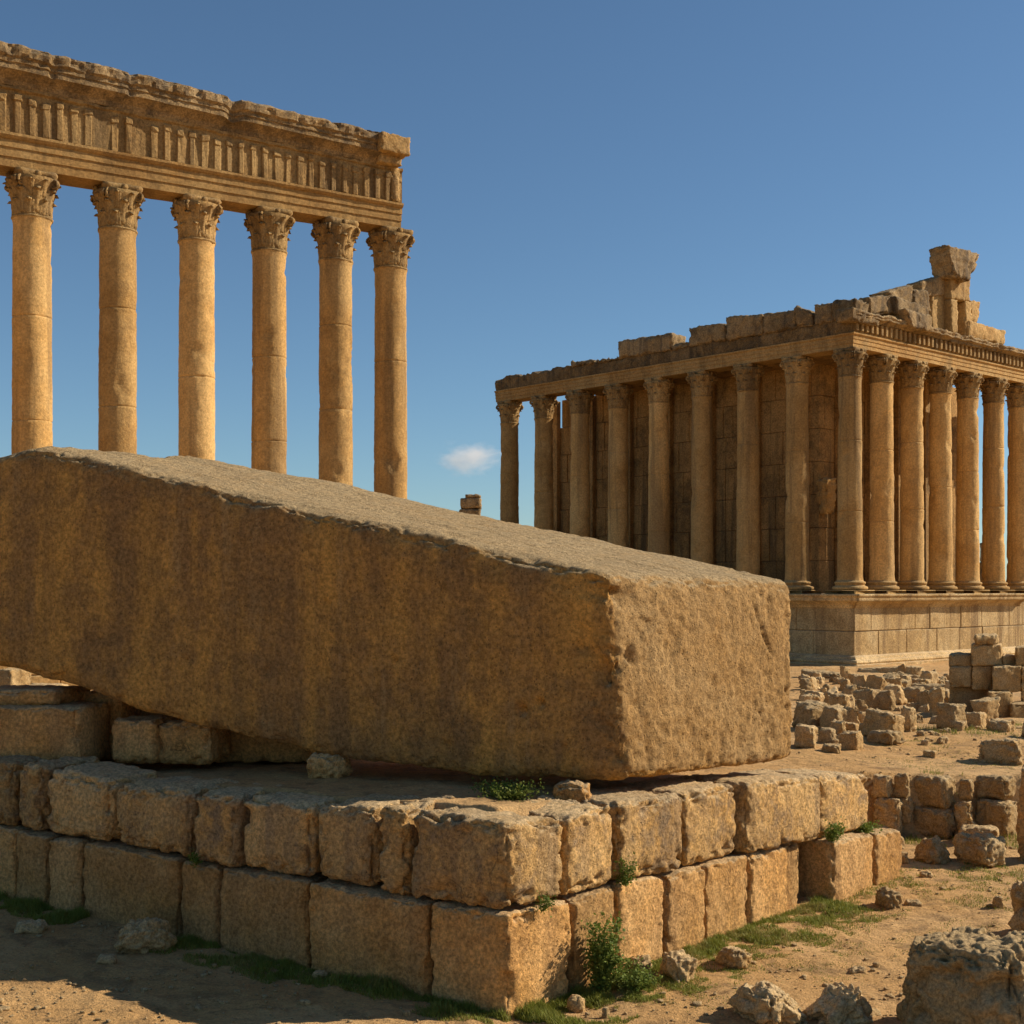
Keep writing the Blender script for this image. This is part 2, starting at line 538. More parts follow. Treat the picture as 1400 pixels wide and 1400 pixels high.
def build_ground():
    ang = np.concatenate([np.linspace(-180, -34, 40)[:-1], np.linspace(-34, 34, 560), np.linspace(34, 180, 40)[1:]])
    rad = np.concatenate([np.geomspace(.5, 13, 24)[:-1], np.geomspace(13, 60, 520), np.geomspace(60, 120, 90)[1:], np.geomspace(120, 9000, 50)[1:]])
    A, Rr = np.meshgrid(np.radians(ang), rad)
    X, Y = (Rr * np.sin(A)).ravel(), (Rr * np.cos(A)).ravel()
    Z = np.concatenate([terrain(X[i:i + 100000], Y[i:i + 100000]) for i in range(0, len(X), 100000)])
    v = np.stack([X, Y, Z], 1)
    nr, na = len(rad), len(ang)
    I = np.arange(nr * na).reshape(nr, na)
    f = np.stack([I[:-1, :-1], I[:-1, 1:], I[1:, 1:], I[1:, :-1]], -1).reshape(-1, 4)[:, ::-1]
    o = link_mesh('ground', v, f, M['ground'], loc=(0, 0, 0))
    # flip if facing down
    tag(o, 'bare sandy ground around the ruins', None, None, 'structure')
    return o
g = build_ground()
if g.data.polygons[len(g.data.polygons) // 2].normal.z < 0: g.data.flip_normals()

# ------------------------------------------------------------------ the terrace wall
def on_face(px, side):
    """distance along a wall face and depth where the sight line of column px meets it"""
    k = (px - CX) / FPX
    U = UL if side == 'L' else UR
    s = (k * P0[1] - P0[0]) / (U[0] - k * U[1])
    p = P0 + U * s
    return s, p

def line(pts, x):
    return np.interp(x, [p[0] for p in pts], [p[1] for p in pts])

TOP = [(-90, 1030), (0, 1041), (55, 1050), (150, 1070), (262, 1080), (325, 1090), (427, 1100), (512, 1104), (560, 1107), (700, 1122),
       (775, 1118), (842, 1100), (937, 1084), (1015, 1068), (1120, 1060), (1200, 1056)]
JOINT = [(-90, 1112), (0, 1130), (55, 1142), (150, 1156), (262, 1178), (325, 1190), (425, 1204), (512, 1220), (560, 1232), (700, 1250),
         (735, 1244), (845, 1208), (937, 1190), (1015, 1170), (1100, 1152), (1190, 1135), (1230, 1130)]
BOT = [(-90, 1212), (0, 1232), (110, 1250), (244, 1282), (300, 1300), (425, 1328), (585, 1366), (695, 1402), (783, 1372), (845, 1326), (910, 1296),
       (965, 1278), (1025, 1262), (1078, 1248), (1125, 1236), (1180, 1222), (1220, 1208)]

ms = empty('terrace_wall', (P0[0], P0[1], 0))
tag(ms, 'two course wall of huge weathered limestone blocks holding the terrace under the tilted megalith', 'stone wall')

def wall_block(x0, x1, side, upper, out=0.0, depth=1.5, r=.12, seed=0, dz0=0, dz1=0, chip=.12, gap=.012):
    U, Nn = (UL, NL) if side == 'L' else (UR, NR)
    c = np.zeros((2, 2, 2, 3))
    xs = (x0, x1)
    for i in (0, 1):
        px = xs[i]
        s, p = on_face(px, side)
        s += (gap if i == 0 else -gap) * (1 if side == 'R' else -1)
        p = P0 + U * s
        ytop = line(TOP if upper else JOINT, px) + (dz0 if i == 0 else dz1)
        ybot = line(JOINT if upper else BOT, px)
        zt = CZ - (ytop - HY) / FPX * p[1]
        zb = CZ - (ybot - HY) / FPX * p[1]
        if not upper: zb -= .25; zt -= .01
        else: zb += .012
        for j in (0, 1):
            q = p + Nn * (out if j == 0 else out - depth)
            c[i, j, 0] = (q[0], q[1], zb)
            c[i, j, 1] = (q[0], q[1], zt)
    v, f = hexa(c, .036, r, .022, seed, chip, .015)
    return link_mesh('stone_block', v, f, M['wall_top' if upper else 'wall'], ms)

up_l = [(-90, -40), (-40, 17), (17, 55), (55, 150), (150, 262), (262, 326), (326, 425), (425, 512), (512, 557)]
lo_l = [(-90, -30), (-30, 20), (20, 65), (65, 110), (110, 244), (244, 300), (300, 422), (422, 585)]
for i, (a, b_) in enumerate(up_l):
    wall_block(a, b_, 'L', True, out=random.uniform(-.04, .06), r=random.uniform(.16, .28), gap=.032, seed=100 + i, depth=1.6,
               dz0=random.uniform(-3, 3), dz1=random.uniform(-3, 3), chip=.16)
for i, (a, b_) in enumerate(lo_l):
    wall_block(a, b_, 'L', False, out=random.uniform(-.01, .05), r=random.uniform(.07, .12), gap=.018, seed=130 + i, depth=1.3, chip=.09)
up_r = [(775, 843), (843, 936), (936, 1014), (1014, 1120), (1120, 1192)]
lo_r = [(783, 845), (845, 910), (910, 965), (965, 1025), (1025, 1078), (1078, 1104), (1122, 1180), (1180, 1218)]
for i, (a, b_) in enumerate(up_r):
    wall_block(a, b_, 'R', True, out=[.0, .03, -.03, .1, .0][i], r=random.uniform(.12, .22), gap=.03, seed=160 + i, depth=1.6,
               dz0=random.uniform(-3, 3), dz1=random.uniform(-3, 3), chip=.15)
for i, (a, b_) in enumerate(lo_r):
    wall_block(a, b_, 'R', False, out=[.02, .0, .04, .0, .03, -.15, .28, .3][i], r=random.uniform(.07, .12), gap=.018, seed=190 + i, depth=1.3, chip=.09)

def corner_block(xl, xr, upper, seed, r, out):
    """one stone turning the corner: fills both faces from column xl to column xr"""
    sl_, pl = on_face(xl, 'L'); sr_, pr = on_face(xr, 'R')
    corner = P0 + unit(NL + NR) * out
    back = pl + pr - P0
    pts = {(0, 0): pl + NL * out, (1, 0): corner, (1, 1): pr + NR * out, (0, 1): back}
    c = np.zeros((2, 2, 2, 3))
    pxs = {(0, 0): xl, (1, 0): 700, (1, 1): xr, (0, 1): 700}
    for (i, j), p in pts.items():
        px = pxs[(i, j)]
        yt = line(TOP if upper else JOINT, px); yb = line(JOINT if upper else BOT, px)
        Yd = {(0, 0): pl[1], (1, 0): P0[1], (1, 1): pr[1]}.get((i, j))
        if Yd is None:
            zt = (c[0, 0, 1][2] + c[1, 1, 1][2]) / 2; zb = (c[0, 0, 0][2] + c[1, 1, 0][2]) / 2
        else:
            zt = CZ - (yt - HY) / FPX * Yd; zb = CZ - (yb - HY) / FPX * Yd
            if not upper: zb -= .25; zt -= .01
            else: zb += .012
        c[i, j, 0] = (*p, zb); c[i, j, 1] = (*p, zt)
    v, f = hexa(c, .036, r, .035, seed, .18, .016)
    return link_mesh('stone_block', v, f, M['wall_top' if upper else 'wall'], ms)
corner_block(558, 774, True, 220, .2, .03)
corner_block(587, 782, False, 221, .09, .0)

# ------------------------------------------------------------------ the megalith
def build_megalith():
    A = at(832, 785, 23.0); B = at(1086, 795, 27.0)
    XL = -92.0
    def depth(t): return 23.0 + 5.0 * t
    def tt(px, x0=832.0): return (x0 - px) / (x0 - XL)
    ft_px = [(832, 785), (44, 609), (4, 618), (-92, 650)]
    ftt = np.array([tt(p[0]) for p in ft_px])
    ftp = np.array([at(p[0], p[1], depth(t)) for p, t in zip(ft_px, ftt)])
    Lfull = A + (ftp[1] - A) / ftt[1]
    L_ = Lfull
    LBk = B + (Lfull - A)
    fb_px = [(856, 1069), (650, 1061), (560, 1053), (420, 1033), (300, 1006), (200, 975), (100, 941), (0, 917), (-100, 898)]
    ft = np.array([(856 - p[0]) / 956 for p in fb_px])
    fbp = np.array([at(p[0], p[1], depth(t) - .05) for p, t in zip(fb_px, ft)])
    Bb = at(1090, 1040, 26.95)
    Lb = fbp[-1] + (LBk - L_)
    nom = np.array([14.3, 5.4, 3.7])
    u, f, nn = stone_shape(nom, .048, .24, .05, 5, .16, 0)
    # u: x 0 = right end, 1 = raised end; y 0 = front, 1 = back; z up
    p = (u - .5) * nom
    # rough tooled end, smoother flank
    endf = np.clip(-nn[:, 0], 0, 1) ** 2
    flank = np.clip(-nn[:, 1], 0, 1) ** 2
    topf = np.clip(nn[:, 2], 0, 1) ** 2
    und = np.clip(-nn[:, 2], 0, 1) ** 2
    tool = fbm(p * np.array([1, 1, .85]), 5.2, 3, 61, .68)
    gouge = np.clip(fbm(p * np.array([1, 1.6, .55]), 1.7, 4, 67, .6) - .1, 0, 1)
    arris = np.exp(-((u[:, 0] - .008) / .026) ** 2) * np.exp(-((u[:, 1] - .02) / .075) ** 2)
    d = endf * (.05 * tool * np.clip(.75 + 1.3 * fbm(p, .8, 3, 91), .25, 1.6) - .10 * gouge) + flank * (.016 * tool - .03 * gouge + .03 * fbm(p, .5, 3, 69))
    d += topf * (.03 * fbm(p * np.array([.5, 1.6, 1]), 2.0, 4, 72) - .04 * gouge) + und * .05 * fbm(p, 1.2, 4, 75)
    d -= arris * (.34 * np.clip(fbm(p, 1.7, 4, 79, .6) + .02, 0, 1) + .02)
    # pock holes on the flank
    for (px, py, rr, dp) in [(.135, .30, .075, .2), (.108, .34, .055, .16), (.43, .20, .05, .06), (.62, .27, .05, .06), (.045, .62, .05, .08), (.36, .26, .03, .05), (.80, .46, .035, .05), (.72, .62, .03, .04), (.55, .55, .03, .03), (.25, .12, .05, .1), (.31, .44, .045, .08), (.40, .62, .04, .08), (.50, .3, .05, .09), (.08, .15, .045, .1), (.68, .5, .05, .08), (.19, .55, .04, .07), (.9, .3, .05, .08)]:
        q = ((u[:, 0] - px) * 13) ** 2 + ((u[:, 2] - py) * 3.7) ** 2
        d -= flank * dp * np.exp(-q / rr ** 2 / 1.5)
    # oblique crack on the end face
    cu, cz = (u[:, 1] - .80) * 5.4, (u[:, 2] - .72) * 3.7
    along = cu * .5 - cz * .86; across = cu * .86 + cz * .5
    across = across + .06 * fbm(p, 2.5, 3, 83)
    d -= endf * .09 * np.exp(-(across / .045) ** 2) * sstep(.75, .35, np.abs(along))
    u2 = (p + nn * d[:, None]) / nom + .5
    x = u2[:, 0:1]; y = u2[:, 1:2]; z = u2[:, 2:3]
    FT = np.stack([np.interp(u2[:, 0], ftt, ftp[:, k]) for k in range(3)], 1) + np.clip(x, -1, 0) * (ftp[1] - ftp[0]) / ftt[1] + np.clip(x - 1, 0, 1) * (ftp[-1] - ftp[-2]) / (ftt[-1] - ftt[-2])
    BT = B + (LBk - B) * x
    FB = np.stack([np.interp(u2[:, 0], ft, fbp[:, k]) for k in range(3)], 1)
    over = np.clip(x, -1, 0)
    FB = FB + over * (fbp[1] - fbp[0]) / (ft[1] - ft[0])
    over = np.clip(x - 1, 0, 1)
    FB = FB + over * (fbp[-1] - fbp[-2]) / (ft[-1] - ft[-2])
    BB = Bb + (Lb - Bb) * x
    V = (FB * (1 - z) + FT * z) * (1 - y) + (BB * (1 - z) + BT * z) * y
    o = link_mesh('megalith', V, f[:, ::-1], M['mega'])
    pa = o.data.attributes.new('shade_stain', 'FLOAT', 'POINT')
    pa.data.foreach_set('value', np.clip(np.clip(-nn[:, 1], 0, 1) * 1.0 + np.clip(-nn[:, 2], 0, 1), 0, 1).astype(np.float32))  # flank and underside weight for the painted shade tone and stains
    tag(o, 'gigantic rectangular stone block lying tilted across the terrace', 'megalith')
    return o
meg = build_megalith()

# ------------------------------------------------------------------ loose blocks and rocks
def rock(name, label, cat, x0, x1, y0, y1, yaw=-35, dr=.75, r=.08, amp=.06, seed=0, taper=.08, skew=.06, mat='rock', Y=None, group=None,
         pitch=0, roll=0, res=None, chip=.1, sink=.06, zb=None, rough=.015):
    cxp = (x0 + x1) / 2
    if Y is None: Y = ground_hit(cxp, y1)
    th = R(yaw)
    W = (x1 - x0) / FPX * Y
    wd = W / (abs(math.cos(th)) + dr * abs(math.sin(th)))
    dp = wd * dr
    half = (wd * abs(math.sin(th)) + dp * abs(math.cos(th))) / 2
    Yc = Y + half
    W2 = (x1 - x0) / FPX * Yc; wd *= W2 / W; dp *= W2 / W
    xc = (cxp - CX) / FPX * Yc
    zbase = (tz(xc, Yc) if zb is None else zb)
    zt = CZ - (y0 - HY) / FPX * (Yc + half * (.6 if y0 > HY else -.6))
    h = max(.06, zt - zbase)
    rs = np.random.default_rng(seed + 1)
    c = boxc((xc, Yc, zbase - sink), (wd, dp, h + sink), th, R(pitch), R(roll), taper, skew, rs)
    if res is None: res = max(.02, min(.06, Y / 1000, max(wd, dp, h) / 16))
    v, f = hexa(c, res, r * min(1, max(wd, h)), amp * min(1.2, max(wd, h)), seed, chip * min(1, max(wd, h)), rough)
    o = link_mesh(name, v, f, M[mat])
    tag(o, label, cat, group)
    return o

S = 300
# stones under the megalith
rock('support_stone', 'rounded stone wedged under the middle of the tilted megalith', 'stone', 414, 482, 1028, 1064, -10, .8, .3, .08, S + 1, mat='wall', Y=24.9)
rock('support_stone', 'small pale stone propping the lowest corner of the tilted megalith', 'stone', 755, 813, 1066, 1100, -20, .9, .2, .08, S + 2, mat='wall', Y=22.55)
def pile_block(label, quad, Y0, depth, seed, r=.1, name='stone_block'):
    """block whose front face has the outline quad (x0,x1,ytop,ybot) at depth Y0"""
    x0, x1, yt, yb = quad
    c = np.zeros((2, 2, 2, 3))
    for i, px in enumerate((x0, x1)):
        for k, py in enumerate((yb, yt)):
            p = at(px, py, Y0 + (.35 if i == 0 else 0))
            c[i, 0, k] = p; c[i, 1, k] = p + np.array([.25, depth, 0])
    v, f = hexa(c, .045, r, .04, seed, .14, .012)
    o = link_mesh(name, v, f, M['wall'])
    tag(o, label, 'stone block')
    return o
pile_block('large dark block on the terrace under the raised end of the megalith', (-75, 106, 966, 1050), 26.6, 1.5, 331, .13)
pile_block('flat slab lying on top of the large dark block under the megalith', (-90, 74, 944, 966), 27.0, 1.6, 332, .06)
pile_block('deep set upright block filling the dark gap under the megalith', (104, 166, 946, 1040), 28.0, 1.3, 333, .08)
pile_block('cracked block wedged under the rising underside of the megalith', (150, 212, 984, 1044), 26.75, 1.1, 334, .12)
pile_block('lit rounded block next to the cracked one under the megalith', (211, 290, 988, 1046), 26.55, 1.2, 335, .16)
pile_block('long recessed block in deep shade under the middle of the megalith', (288, 425, 996, 1044), 27.2, 1.1, 336, .09)
pile_block('tall dark backing stone deep behind the cracked block', (128, 262, 925, 1046), 28.6, 1.2, 337, .1)
pile_block('low dark backing stone deep behind the round wedged stone', (258, 470, 985, 1050), 28.4, 1.2, 338, .1)
rock('stone_block', 'pale sunlit stone seen behind the gap under the raised end', 'stone block', -25, 46, 916, 948, -30, .8, .12, .06, 340, Y=40)
rock('stone_slab', 'flat bright slab behind the gap under the megalith', 'stone slab', 30, 95, 936, 950, -20, 1.0, .08, .04, 341, Y=37)

# rocks on the lower ground
rock('boulder', 'brown boulder leaning on the shaded side of the terrace wall', 'boulder', 152, 247, 1250, 1312, 20, .8, .35, .10, 345, taper=.3, skew=.12)
rock('stone', 'small round stone beside the brown boulder in the shade', 'stone', 132, 158, 1303, 1323, 0, .9, .45, .06, 346)
rock('stone', 'flat grey stone in the shaded grass below the wall', 'stone', 18, 66, 1256, 1281, 10, .8, .2, .06, 347)
rock('stone', 'little pale stone lying in the shade by the shaded grass strip', 'stone', 427, 448, 1326, 1342, 0, .9, .45, .05, 348)
rock('boulder', 'huge rough grey boulder filling the lower right corner', 'boulder', 1206, 1480, 1262, 1440, -42, .85, .36, .13, 350, Y=17.6, res=.024, chip=.3, rough=.028, mat='grey', taper=.16, skew=.05)
rock('boulder', 'weathered boulder with a flat top at the bottom edge', 'boulder', 980, 1106, 1338, 1420, -58, .8, .3, .10, 351, taper=.25, skew=.1, rough=.03)
rock('boulder', 'pale jagged boulder touching the flat topped one at the bottom edge', 'boulder', 1094, 1200, 1336, 1418, -58, .75, .2, .12, 352, taper=.45, skew=.16, rough=.035)
rock('stone', 'low pale stone by the jagged boulder at the bottom edge', 'stone', 1165, 1212, 1376, 1398, -58, .8, .3, .1, 353, taper=.3, skew=.15)
rock('rock', 'pale angular rock at the end of the grass strip by the leafy weed', 'rock', 846, 897, 1303, 1340, -58, .8, .2, .1, 354, taper=.4, skew=.18)
rock('rock', 'larger angular rock beside the pale one on the grass edge', 'rock', 898, 962, 1300, 1349, -58, .8, .2, .1, 355, taper=.35, skew=.16)
rock('rock', 'smooth pale rock alone on the thin grass in front of the wall', 'rock', 970, 1038, 1288, 1331, -58, .8, .3, .08, 356, taper=.3, skew=.1)
rock('stone', 'thin flat stone in the grass behind the two angular rocks', 'stone', 925, 953, 1297, 1307, -10, .8, .2, .06, 357)
rock('stone', 'round stone in the green grass under the leafy weed', 'stone', 774, 801, 1358, 1381, 0, .9, .4, .06, 358)
rock('stone', 'small upright pale stone near the grass at the bottom edge', 'stone', 819, 836, 1374, 1393, -20, .9, .3, .06, 359, taper=.3)
rock('rock', 'long pale rock lying at the far end of the terrace wall', 'rock', 1190, 1242, 1213, 1246, -58, .7, .3, .1, 360, taper=.35, skew=.12)
rock('stone', 'small brown stone beside the long pale rock', 'stone', 1237, 1260, 1229, 1240, 0, .8, .3, .08, 361)
rock('boulder', 'dark shaded boulder at the picture edge behind the huge grey one', 'boulder', 1362, 1500, 1196, 1298, -15, .9, .3, .12, 362, taper=.4, skew=.12, Y=23.5)
rock('rock', 'small brown rock in front of the dark shaded boulder', 'rock', 1354, 1378, 1224, 1246, -20, .8, .3, .1, 363, taper=.3)
rock('stone', 'lone dark stone on the open path', 'stone', 1160, 1185, 1322, 1331, 0, .8, .3, .1, 364)

# the tumbled low wall beyond the path
W2 = [('dark split block at the end of the tumbled low wall', 1190, 1222, 1057, 1092, 1), ('narrow dark block in the upper row of the tumbled low wall', 1220, 1246, 1055, 1092, 1),
      ('dark block leaning out at the foot of the tumbled low wall', 1190, 1238, 1088, 1130, 0),
      ('large rounded block with a sunlit end on the tumbled low wall', 1246, 1310, 1058, 1106, 1), ('broad dark block carrying the large rounded one', 1236, 1318, 1100, 1146, 0),
      ('small square block between two piles of the tumbled low wall', 1301, 1334, 1093, 1124, 0),
      ('upper block of the two stacked blocks near the picture edge', 1330, 1390, 1058, 1094, 1), ('lower block of the two stacked blocks near the picture edge', 1331, 1393, 1091, 1136, 0)]
W2 += [('dark square block in the middle of the lower row of the tumbled low wall', 1221, 1250, 1089, 1126, 1), ('narrow stone filling the gap above the small square block', 1309, 1333, 1064, 1095, 1),
      ('low stone at the foot of the small square block', 1316, 1336, 1122, 1148, 0), ('half buried block where tumbled wall meets the terrace', 1192, 1218, 1127, 1166, 0)]
zrow = {}
for i, (lb, x0, x1, y0, y1, row) in enumerate(W2):
    Yd = 32.9 + (.25 if row else 0)
    xc = ((x0 + x1) / 2 - CX) / FPX * Yd
    zb = CZ - (y1 - HY) / FPX * Yd
    rock('tumbled_block', lb, 'stone block', x0, x1, y0, y1, random.uniform(-42, -24), .8, .16, .06, 380 + i, mat='rock', Y=Yd, zb=zb if row else min(zb, tz0(xc, Yd)), sink=.02, taper=.04, rough=.025)
rock('tumbled_block', 'tall block standing at the picture edge beyond the path', 'stone block', 1389, 1440, 1050, 1182, -30, .8, .08, .05, 390, mat='wall', Y=30.5)
rock('slab', 'thin slab resting behind the largest boulder below the tumbled wall', 'stone slab', 1306, 1368, 1126, 1143, -20, .8, .12, .05, 391, Y=32)
rock('boulder', 'big smooth sunlit boulder below the tumbled low wall', 'boulder', 1299, 1380, 1136, 1187, -58, .8, .3, .08, 392, taper=.12)
rock('boulder', 'grey angular boulder beside the big smooth sunlit one', 'boulder', 1243, 1302, 1144, 1182, -58, .8, .22, .1, 393, taper=.35, skew=.12)
rock('rock', 'pale rock at the corner between terrace wall and tumbled wall', 'rock', 1214, 1240, 1140, 1162, -58, .8, .3, .1, 394, taper=.3)
rock('rock', 'small low rock beneath the corner of the tumbled wall', 'rock', 1222, 1246, 1162, 1182, -20, .8, .3, .1, 395, taper=.3)
rock('rock', 'dark stone on the path edge below the boulders', 'rock', 1256, 1276, 1190, 1200, 0, .8, .3, .1, 396, taper=.3)

# fallen blocks in front of the far temple
RB = [
 ('big dark block touching the outline of the megalith', 1084, 1134, 956, 997, -30, .75),
 ('block with a bright sunlit side in the second row of rubble', 1132, 1170, 949, 985, -38, .8),
 ('brown broad block behind the bright sided one in the rubble', 1164, 1207, 943, 973, -25, .8),
 ('dark square block in the middle of the rubble field', 1193, 1227, 944, 973, -20, .8),
 ('block split in two with sunlit tops at the back of the rubble', 1225, 1271, 939, 963, -35, .8),
 ('largest squared block in the rubble with a sunlit end', 1176, 1238, 972, 1014, -28, .8),
 ('upright narrow block behind the largest squared one', 1229, 1255, 964, 1004, -35, .9),
 ('pale upright block with a rounded face beside green weeds', 1278, 1320, 960, 1002, -50, .9),
 ('dark block at the foot of the ruined stack', 1297, 1340, 944, 975, -20, .8),
 ('broken upright stump at the centre of the rubble field', 1269, 1293, 940, 982, -30, .8),
 ('rounded small stone on top of the far rubble near the podium', 1166, 1187, 923, 941, -20, .8),
 ('small square stone nearest the podium corner', 1110, 1129, 925, 936, -20, .8),
 ('crumbling low block in front of the largest squared one', 1146, 1182, 999, 1028, -30, .8),
 ('low broken block between the megalith and the crumbling one', 1117, 1147, 995, 1019, -30, .8),
 ('pale jagged rock lying against the outline of the megalith', 1082, 1120, 990, 1025, -20, .8),
 ('flat pale stone at the front edge of the rubble', 1121, 1153, 1017, 1031, -15, .8),
 ('single small stone alone on the open upper ground', 1259, 1281, 1025, 1036, -15, .8),
 ('long heavy slab lying apart on the open upper ground', 1333, 1404, 1010, 1046, -18, .6),
 ('low sunlit stones heap beside the pale upright block', 1317, 1350, 974, 997, -30, .8),
 ('thin stone post stump in front of the podium', 1269, 1282, 914, 940, -30, .9),
 ('flat slab among the far rubble below the podium', 1186, 1220, 932, 950, -15, .9),
 ('small sunlit chunk behind the split block', 1219, 1246, 929, 945, -30, .8),
 ('flat dark slab near the megalith in the back row', 1091, 1131, 944, 957, -15, .9),
 ('tiny pale stone between post stump and rounded stone', 1205, 1229, 925, 936, -15, .9),
]
RB += [
 ('rounded block lying before the foot of the ruined stepped wall', 1348, 1393, 982, 1003, -30, .8),
 ('small lit block beside the weeds at the edge of the rubble', 1299, 1323, 985, 1003, -40, .9),
 ('block cut by the picture edge below the ruined stepped wall', 1392, 1436, 986, 1012, -30, .9),
 ('broad tilted block at the near edge of the rubble field', 1188, 1236, 998, 1022, -40, .7),
 ('long low slab at the foot of the podium corner', 1092, 1166, 917, 928, -8, .5),
 ('long pale kerb stone in front of the podium', 1172, 1262, 911, 921, -10, .3),
 ('low flat slab between the kerb stone and the split block', 1214, 1268, 922, 934, -12, .6),
 ('low broad slab left of the ruined stepped wall', 1240, 1298, 934, 946, -12, .7),
 ('tilted dark slab before the thin post stump', 1252, 1276, 928, 944, -40, .7),
]
for i, (lb, x0, x1, y0, y1, yw, dr) in enumerate(RB):
    rock('fallen_block', lb, 'stone block', x0, x1, y0, y1, yw - random.uniform(4, 24), dr, random.uniform(.06, .16), .07, 420 + i, skew=.09, taper=random.uniform(.02, .16), pitch=random.uniform(-5, 5), roll=random.uniform(-6, 6), group='fallen blocks before the temple', mat='rock', rough=.012, chip=.14)
for i in range(62):
    py = 928 + 84 * random.random() ** 1.3; px = random.uniform(1086, 1330 if py > 945 else 1262)
    if py > 985: px = random.uniform(1086, 1200)
    wpx = random.uniform(20, 46) * (.55 + .45 * (py - 928) / 84)
    rock('fallen_block', 'weathered squared block jumbled among the larger fallen blocks before the temple', 'stone block', px, px + wpx, py - wpx * random.uniform(.6, 1.0), py, random.uniform(-70, -30), random.uniform(.5, 1.3), random.uniform(.05, .13), .07, 720 + i,
         skew=.19, taper=random.uniform(0, .4), group='jumbled middling blocks before the temple', rough=.012, chip=.14, pitch=random.uniform(-9, 9), roll=random.uniform(-12, 12))
for i in range(210):
    px = random.uniform(1086, 1345); py = random.uniform(930, 1022) if px < 1290 else random.uniform(960, 1000)
    wpx = random.uniform(5, 20)
    rock('rubble_stone', 'small broken limestone piece scattered between the larger fallen blocks', 'stone', px, px + wpx, py - wpx * random.uniform(.5, .8), py, random.uniform(-60, 30), .8, .18, .12, 500 + i, skew=.16, taper=.25, group='small stones of the rubble field', chip=.2)

# ruined stack of ashlar at the picture edge
YS = 50.0
st = empty('ruined_wall', (at(1350, 990, YS)[0], YS, tz0(at(1350, 990, YS)[0], YS)))
tag(st, 'crumbling stepped wall of squared blocks before the temple podium', 'ruined wall')
for i, (x0, x1, y0, y1, dy) in enumerate([(1332, 1365, 868, 882, 0), (1327, 1370, 881, 911, .1), (1297, 1329, 894, 912, .1), (1297, 1329, 911, 940, .0), (1328, 1358, 911, 944, .2),
                                      (1356, 1397, 911, 947, -.2), (1350, 1384, 946, 994, -.5), (1381, 1425, 962, 994, -.7), (1388, 1430, 884, 912, .2), (1396, 1440, 911, 963, .0), (1297, 1352, 939, 992, .5), (1370, 1389, 896, 911, .4)]):
    Yd = YS + dy
    c = np.zeros((2, 2, 2, 3))
    for a, px in enumerate((x0 + .3, x1 - .3)):
        for k, py in enumerate((y1 - .3, y0)):
            p = at(px, py, Yd + (.0 if a == 0 else .25))
            c[a, 0, k] = p; c[a, 1, k] = p + np.array([.45, 1.2, 0])
    v, f = hexa(c, .05, .07, .04, 560 + i, .12, .02)
    link_mesh('stone_block', v, f, M['rock'], st)

# ------------------------------------------------------------------ columns
def shaft_mesh(rb, rt, z0, z1, seg=44, rows=70, seed=0, joints=(.34, .69)):
    t = np.linspace(0, 1, rows)
    for j in joints:
        t = np.concatenate([t, [j - .003, j - .0012, j + .0012, j + .003]])
    t = np.sort(t)
    a = np.linspace(0, 2 * np.pi, seg, endpoint=False)
    T, A = np.meshgrid(t, a, indexing='ij')
    rr = rb + (rt - rb) * (T ** 1.5)
    rr = rr + rb * .05 * np.exp(-T / .012) + rb * .06 * np.exp(-(1 - T) / .008)
    for j in joints: rr = rr - rb * .035 * (np.abs(T - j) < .002)
    p = np.stack([(rr * np.cos(A)).ravel(), (rr * np.sin(A)).ravel(), (z0 + (z1 - z0) * T).ravel()], 1)
    d = .025 * fbm(p, .5, 4, seed) + .02 * fbm(p, 2.2, 3, seed + 5) - .26 * np.clip(fbm(p, .75, 4, seed + 11) - .34, 0, 1) - .05 * np.clip(fbm(p, 3.0, 3, seed + 17) - .25, 0, 1)
    nrm = p.copy(); nrm[:, 2] = 0; nrm /= np.linalg.norm(nrm, axis=1, keepdims=True)
    p = p + nrm * d[:, None]
    n, m = len(t), seg
    I = np.arange(n * m).reshape(n, m)
    J = np.roll(I, -1, 1)
    f = np.stack([I[:-1], J[:-1], J[1:], I[1:]], -1).reshape(-1, 4)
    return p, f

def base_mesh(r, h):
    b = MB()
    w2 = r * 1.42
    b.bbox((-w2, -w2, -.2), (2 * w2, 0, 0), (0, 2 * w2, 0), (0, 0, h * .28 + .2), .04)
    pr = [(r * 1.2, h * .28)]
    for a in np.linspace(-90, 90, 9): pr.append((r * 1.27 + h * .13 * math.cos(R(a)), h * .42 + h * .14 * math.sin(R(a))))
    for a in np.linspace(0, 1, 6): pr.append((r * 1.24 - .1 * r * math.sin(a * math.pi), h * (.57 + .16 * a)))
    for a in np.linspace(-90, 90, 7): pr.append((r * 1.14 + h * .09 * math.cos(R(a)), h * .81 + h * .09 * math.sin(R(a))))
    pr += [(r * 1.08, h * .92), (r * 1.04, h * 1.0)]
    b.lathe(pr, 40)
    return b.arr()

